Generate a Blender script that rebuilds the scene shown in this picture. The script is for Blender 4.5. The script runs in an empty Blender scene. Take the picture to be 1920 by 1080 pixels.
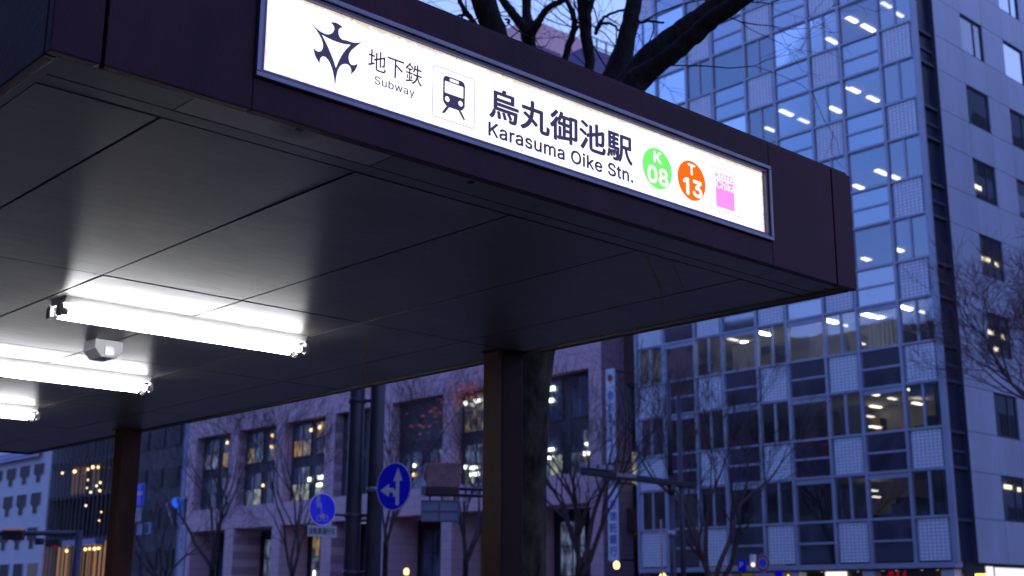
import bpy, bmesh, math, random, json
from math import radians, sin, cos, pi
from mathutils import Vector, Matrix

C = bpy.context.scene
COL = C.collection
random.seed(7)

# ------------------------------------------------------------------ camera, sky, sun, exposure
EYE = 1.5
F_PX, PIT, YAW, ROL = 2362.3163, 0.24454807, 0.82604140, 0.0040416743
_cp, _sp, _cr, _sr = cos(PIT), sin(PIT), cos(ROL), sin(ROL)
_fw = Vector((0, _cp, _sp)); _up = Vector((0, -_sp, _cp)); _ri = Vector((1, 0, 0))
_r2 = _ri * _cr + _up * _sr
_u2 = _up * _cr - _ri * _sr
_M = Matrix(((sin(YAW), cos(YAW), 0), (-cos(YAW), sin(YAW), 0), (0, 0, 1)))
FW, RI, UP = _M @ _fw, _M @ _r2, _M @ _u2

cam_data = bpy.data.cameras.new('camera')
cam = bpy.data.objects.new('camera', cam_data); COL.objects.link(cam)
mw = Matrix((RI, UP, -FW)).transposed().to_4x4(); mw.translation = (0, 0, EYE)
cam.matrix_world = mw
cam_data.sensor_width = 36; cam_data.lens = F_PX / 1920 * 36
cam_data.clip_start = 0.05; cam_data.clip_end = 3000
cam_data.dof.use_dof = True
cam_data.dof.focus_distance = 4.1
cam_data.dof.aperture_fstop = 5.0
cam_data.dof.aperture_blades = 0
C.camera = cam

C.view_settings.view_transform = 'Standard'
C.view_settings.look = 'None'
C.view_settings.exposure = 0.3
C.view_settings.gamma = 1.0
C.render.engine = 'CYCLES'
C.cycles.use_denoising = True
C.cycles.max_bounces = 8
C.cycles.transparent_max_bounces = 12
C.cycles.caustics_reflective = False
C.cycles.caustics_refractive = False
C.cycles.sample_clamp_indirect = 6

SUN_EL, SUN_ROT = radians(-2.0), radians(215)
world = bpy.data.worlds.new('World'); C.world = world; world.use_nodes = True
wn, wl = world.node_tree.nodes, world.node_tree.links
wn.clear()
w_out = wn.new('ShaderNodeOutputWorld'); w_bg = wn.new('ShaderNodeBackground')
sky = wn.new('ShaderNodeTexSky'); sky.sky_type = 'NISHITA'; sky.sun_disc = False
sky.sun_elevation = SUN_EL; sky.sun_rotation = SUN_ROT
sky.air_density = 1.0; sky.dust_density = 0.6; sky.ozone_density = 3.0
w_hsv = wn.new('ShaderNodeMix'); w_hsv.data_type = 'RGBA'; w_hsv.blend_type = 'MULTIPLY'
w_hsv.inputs[0].default_value = 1.0
w_hsv.inputs[7].default_value = (1.0, 1.0, 1.0, 1)
w_geo = wn.new('ShaderNodeTexCoord'); w_sep = wn.new('ShaderNodeSeparateXYZ')
w_ramp = wn.new('ShaderNodeValToRGB')     # dusk sky by height: paler band low down, deep blue overhead
e = w_ramp.color_ramp.elements
e[0].position = 0.0; e[0].color = (0.42, 0.40, 0.80, 1)
e[1].position = 1.0; e[1].color = (0.07, 0.11, 0.62, 1)
for p, c in ((0.08, (0.36, 0.40, 0.76, 1)), (0.22, (0.34, 0.44, 0.88, 1)), (0.50, (0.27, 0.42, 0.92, 1)), (0.75, (0.13, 0.22, 0.84, 1))):
    x = e.new(p); x.color = c
w_deep = wn.new('ShaderNodeValToRGB')     # the side of the sky behind the viewer is already a deeper blue
e = w_deep.color_ramp.elements
e[0].position = 0.0; e[0].color = (0.25, 0.30, 0.70, 1)
e[1].position = 1.0; e[1].color = (0.07, 0.10, 0.62, 1)
for p, c in ((0.12, (0.24, 0.35, 0.80, 1)), (0.35, (0.17, 0.33, 0.85, 1)), (0.7, (0.115, 0.235, 0.80, 1))):
    x = e.new(p); x.color = c
w_dir = wn.new('ShaderNodeMapRange'); w_dir.inputs[1].default_value = -0.25; w_dir.inputs[2].default_value = 0.55
w_dm = wn.new('ShaderNodeMix'); w_dm.data_type = 'RGBA'
wl.new(w_deep.outputs[0], w_dm.inputs[6]); wl.new(w_ramp.outputs[0], w_dm.inputs[7]); wl.new(w_dir.outputs[0], w_dm.inputs[0])
w_noise = wn.new('ShaderNodeTexNoise'); w_noise.inputs['Scale'].default_value = 2.2
w_noise.inputs['Detail'].default_value = 4
w_cl = wn.new('ShaderNodeMapRange'); w_cl.inputs[1].default_value = 0.42; w_cl.inputs[2].default_value = 0.75
w_cl.inputs[3].default_value = 0.0; w_cl.inputs[4].default_value = 0.35
w_mix = wn.new('ShaderNodeMix'); w_mix.data_type = 'RGBA'
w_mix.inputs[7].default_value = (0.55, 0.48, 0.85, 1)
w_add = wn.new('ShaderNodeMix'); w_add.data_type = 'RGBA'; w_add.blend_type = 'ADD'; w_add.inputs[0].default_value = 1.0
wl.new(w_geo.outputs['Generated'], w_sep.inputs[0])
wl.new(w_sep.outputs['Z'], w_ramp.inputs[0])
wl.new(w_geo.outputs['Generated'], w_noise.inputs['Vector'])
wl.new(w_noise.outputs['Fac'], w_cl.inputs[0]); wl.new(w_cl.outputs[0], w_mix.inputs[0])
wl.new(w_dm.outputs[2], w_mix.inputs[6]); wl.new(w_sep.outputs['X'], w_dir.inputs[0]); wl.new(w_sep.outputs['Z'], w_deep.inputs[0])
wl.new(sky.outputs[0], w_hsv.inputs[6])
w_sc = wn.new('ShaderNodeMix'); w_sc.data_type = 'RGBA'; w_sc.blend_type = 'MULTIPLY'; w_sc.inputs[0].default_value = 1.0
w_sc.inputs[7].default_value = (8.0, 8.0, 8.0, 1)
wl.new(w_mix.outputs[2], w_sc.inputs[6])
wl.new(w_sc.outputs[2], w_add.inputs[6]); wl.new(w_hsv.outputs[2], w_add.inputs[7])
wl.new(w_add.outputs[2], w_bg.inputs['Color'])
w_bg.inputs['Strength'].default_value = 0.15
wl.new(w_bg.outputs[0], w_out.inputs[0])

sun_d = bpy.data.lights.new('dusk_sun', 'SUN'); sun_d.energy = 0.05; sun_d.angle = radians(20); sun_d.color = (1, 0.72, 0.68)
sun_o = bpy.data.objects.new('dusk_sun', sun_d); COL.objects.link(sun_o)
_az = radians(215)
_d = Vector((sin(_az), cos(_az), 0.06)).normalized()
sun_o.rotation_euler = _d.to_track_quat('Z', 'Y').to_euler()

# ------------------------------------------------------------------ photo rays
def ray(px, py):
    return FW + RI * ((px - 960) / F_PX) - UP * ((py - 540) / F_PX)
def eye(): return Vector((0, 0, EYE))
def on_x(px, py, X): d = ray(px, py); return eye() + d * (X / d.x)
def on_y(px, py, Y): d = ray(px, py); return eye() + d * (Y / d.y)
def on_z(px, py, Z): d = ray(px, py); return eye() + d * ((Z - EYE) / d.z)
def at(px, py, depth): return eye() + ray(px, py) * depth
def ground_x(px, X):
    p = on_x(px, 1129.5 - (px - 960) * ROL, X); p.z = 0; return p
def depth_of(p): return (Vector(p) - eye()).dot(FW)

# ------------------------------------------------------------------ materials
MATS = {}
def mat(name, col, rough=0.6, metal=0.0, spec=0.5, var=0.0, scale=6.0, bump=0.0, bscale=40.0, emit=None, estr=0.0, stretch=None, col2=None, detail=5.0):
    if name in MATS: return MATS[name]
    m = bpy.data.materials.new(name); m.use_nodes = True
    n, l = m.node_tree.nodes, m.node_tree.links
    b = n['Principled BSDF']
    b.inputs['Base Color'].default_value = (*col, 1); b.inputs['Roughness'].default_value = rough
    b.inputs['Metallic'].default_value = metal; b.inputs['Specular IOR Level'].default_value = spec
    if emit:
        b.inputs['Emission Color'].default_value = (*emit, 1); b.inputs['Emission Strength'].default_value = estr
    if var or bump or col2:
        tc = n.new('ShaderNodeTexCoord'); mp = n.new('ShaderNodeMapping')
        if stretch: mp.inputs['Scale'].default_value = stretch
        geo = n.new('ShaderNodeNewGeometry')
        l.new(geo.outputs['Position'], mp.inputs[0])
    if var or col2:
        no = n.new('ShaderNodeTexNoise'); no.inputs['Scale'].default_value = scale; no.inputs['Detail'].default_value = detail
        no.inputs['Roughness'].default_value = 0.65
        l.new(mp.outputs[0], no.inputs['Vector'])
        mr = n.new('ShaderNodeMapRange'); mr.inputs[1].default_value = 0.32; mr.inputs[2].default_value = 0.7
        l.new(no.outputs['Fac'], mr.inputs[0])
        mx = n.new('ShaderNodeMix'); mx.data_type = 'RGBA'
        mx.inputs[6].default_value = (*[c * (1 - var) for c in col], 1)
        mx.inputs[7].default_value = (*(col2 if col2 else [min(1, c * (1 + var)) for c in col]), 1)
        l.new(mr.outputs[0], mx.inputs[0]); l.new(mx.outputs[2], b.inputs['Base Color'])
        mr2 = n.new('ShaderNodeMapRange'); mr2.inputs[3].default_value = max(0, rough - 0.1); mr2.inputs[4].default_value = min(1, rough + 0.1)
        l.new(no.outputs['Fac'], mr2.inputs[0]); l.new(mr2.outputs[0], b.inputs['Roughness'])
    if bump:
        nb = n.new('ShaderNodeTexNoise'); nb.inputs['Scale'].default_value = bscale; nb.inputs['Detail'].default_value = 6
        l.new(mp.outputs[0], nb.inputs['Vector'])
        bp = n.new('ShaderNodeBump'); bp.inputs['Strength'].default_value = bump; bp.inputs['Distance'].default_value = 0.02
        l.new(nb.outputs['Fac'], bp.inputs['Height']); l.new(bp.outputs[0], b.inputs['Normal'])
    MATS[name] = m
    return m

def glow(name, col, s):
    return mat(name, (0.02, 0.02, 0.02), 0.6, spec=0.0, emit=col, estr=s)

def pane_mat(name, tint=(0.55, 0.6, 0.7), gloss=0.42, rough=0.02, wav=0.0, blend=0.35):
    """window glass: part mirror of the sky, part see-through."""
    if name in MATS: return MATS[name]
    m = bpy.data.materials.new(name); m.use_nodes = True
    n, l = m.node_tree.nodes, m.node_tree.links
    n.clear()
    o = n.new('ShaderNodeOutputMaterial'); t = n.new('ShaderNodeBsdfTransparent'); g = n.new('ShaderNodeBsdfGlossy')
    t.inputs[0].default_value = (*tint, 1); g.inputs['Color'].default_value = (0.62, 0.72, 0.88, 1); g.inputs['Roughness'].default_value = rough
    mx = n.new('ShaderNodeMixShader'); lw = n.new('ShaderNodeLayerWeight'); lw.inputs[0].default_value = blend
    mr = n.new('ShaderNodeMapRange'); mr.inputs[3].default_value = gloss; mr.inputs[4].default_value = 1.0
    l.new(lw.outputs['Fresnel'], mr.inputs[0]); l.new(mr.outputs[0], mx.inputs[0])
    l.new(t.outputs[0], mx.inputs[1]); l.new(g.outputs[0], mx.inputs[2]); l.new(mx.outputs[0], o.inputs[0])
    if wav:
        geo = n.new('ShaderNodeNewGeometry'); nb = n.new('ShaderNodeTexNoise'); nb.inputs['Scale'].default_value = 0.35
        l.new(geo.outputs['Position'], nb.inputs['Vector'])
        bp = n.new('ShaderNodeBump'); bp.inputs['Strength'].default_value = wav; bp.inputs['Distance'].default_value = 0.3
        l.new(nb.outputs['Fac'], bp.inputs['Height']); l.new(bp.outputs[0], g.inputs['Normal'])
    MATS[name] = m
    return m

# ------------------------------------------------------------------ mesh helpers
class MB:
    def __init__(s): s.v, s.f, s.sm = [], [], []
    def quad(s, a, b, c, d):
        i = len(s.v); s.v += [tuple(a), tuple(b), tuple(c), tuple(d)]; s.f.append((i, i+1, i+2, i+3)); s.sm.append(False)
        return s
    def poly(s, pts):
        i = len(s.v); s.v += [tuple(p) for p in pts]; s.f.append(tuple(range(i, i+len(pts)))); s.sm.append(False); return s
    def box(s, a, b):
        (x0, y0, z0), (x1, y1, z1) = [(min(p, q)) for p, q in zip(a, b)], [(max(p, q)) for p, q in zip(a, b)]
        i = len(s.v)
        s.v += [(x0,y0,z0),(x1,y0,z0),(x1,y1,z0),(x0,y1,z0),(x0,y0,z1),(x1,y0,z1),(x1,y1,z1),(x0,y1,z1)]
        for q in ((0,3,2,1),(4,5,6,7),(0,1,5,4),(1,2,6,5),(2,3,7,6),(3,0,4,7)):
            s.f.append(tuple(i+k for k in q)); s.sm.append(False)
        return s
    def prism(s, pts, vec):
        """extrude polygon pts (3d) by vec"""
        n = len(pts); i = len(s.v); vec = Vector(vec)
        s.v += [tuple(p) for p in pts] + [tuple(Vector(p) + vec) for p in pts]
        s.f.append(tuple(range(i, i+n))[::-1]); s.f.append(tuple(range(i+n, i+2*n))); s.sm += [False, False]
        for k in range(n):
            s.f.append((i+k, i+(k+1) % n, i+n+(k+1) % n, i+n+k)); s.sm.append(False)
        return s
    def tube(s, pts, rad, n=8, cap=True, smooth=True):
        pts = [Vector(p) for p in pts]
        if not hasattr(rad, '__len__'): rad = [rad]*len(pts)
        i0 = len(s.v); prev = None
        for k, p in enumerate(pts):
            d = (pts[min(k+1, len(pts)-1)] - pts[max(k-1, 0)])
            d = d.normalized() if d.length > 1e-9 else Vector((0, 0, 1))
            if prev is None:
                a = d.cross(Vector((0.31, 0.94, 0.11)))
                if a.length < 0.1: a = d.cross(Vector((1, 0, 0)))
            else:
                a = prev - d * prev.dot(d)
                if a.length < 1e-4: a = d.orthogonal()
            a.normalize(); prev = a; b = d.cross(a)
            for j in range(n):
                t = 2*pi*j/n
                s.v.append(tuple(p + (a*cos(t) + b*sin(t))*rad[k]))
        for k in range(len(pts)-1):
            for j in range(n):
                a0 = i0+k*n+j; a1 = i0+k*n+(j+1) % n
                s.f.append((a0, a1, a1+n, a0+n)); s.sm.append(smooth)
        if cap:
            s.f.append(tuple(i0+j for j in range(n))[::-1]); s.sm.append(False)
            e0 = i0+(len(pts)-1)*n
            s.f.append(tuple(e0+j for j in range(n))); s.sm.append(False)
        return s
    def lathe(s, c, prof, n=20, axis=(0, 0, 1)):
        """prof: list of (r, h) along axis"""
        ax = Vector(axis).normalized(); a = ax.orthogonal().normalized(); b = ax.cross(a); c = Vector(c)
        i0 = len(s.v)
        for r, h in prof:
            for j in range(n):
                t = 2*pi*j/n; s.v.append(tuple(c + ax*h + (a*cos(t)+b*sin(t))*max(r, 1e-4)))
        for k in range(len(prof)-1):
            for j in range(n):
                a0 = i0+k*n+j; a1 = i0+k*n+(j+1) % n
                s.f.append((a0, a1, a1+n, a0+n)); s.sm.append(True)
        s.f.append(tuple(i0+j for j in range(n))[::-1]); e0 = i0+(len(prof)-1)*n
        s.f.append(tuple(e0+j for j in range(n))); s.sm += [False, False]
        return s
    def ball(s, c, r, n=12, m=8, sz=1.0):
        return s.lathe(c, [(r*sin(pi*k/m), -r*cos(pi*k/m)*sz) for k in range(m+1)], n)
    def build(s, name, m, parent=None, bevel=0.0):
        me = bpy.data.meshes.new(name); me.from_pydata(s.v, [], s.f)
        me.polygons.foreach_set('use_smooth', s.sm)
        me.update()
        bm = bmesh.new(); bm.from_mesh(me); bmesh.ops.recalc_face_normals(bm, faces=bm.faces)
        if bevel:
            bmesh.ops.bevel(bm, geom=[e for e in bm.edges if e.is_manifold and e.calc_face_angle(0) > 0.6], offset=bevel, segments=2, affect='EDGES', profile=0.5)
        bm.to_mesh(me); bm.free()
        me.materials.append(m)
        o = bpy.data.objects.new(name, me); COL.objects.link(o)
        if parent is not None: put(o, parent)
        return o

def world_loc(o):
    v = o.location.copy()
    while o.parent is not None:
        v = v + o.parent.location; o = o.parent
    return v
def put(o, parent):
    """parent o; its mesh is written in world coordinates, so shift it back by the parent's place"""
    o.parent = parent
    o.location = o.location - world_loc(parent)

def thing(name, label, cat, loc=(0, 0, 0), group=None):
    o = bpy.data.objects.new(name, None); COL.objects.link(o); o.location = loc; o.empty_display_size = 0.2
    tag(o, label, cat, group); return o
def tag(o, label, cat, group=None):
    o['label'] = label; o['category'] = cat
    if group: o['group'] = group
    return o
def struct(o): o['kind'] = 'structure'; return o
def copy_tree(o, parent=None):
    c = o.copy(); COL.objects.link(c); c.parent = parent
    for ch in list(o.children): copy_tree(ch, c)
    return c

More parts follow.
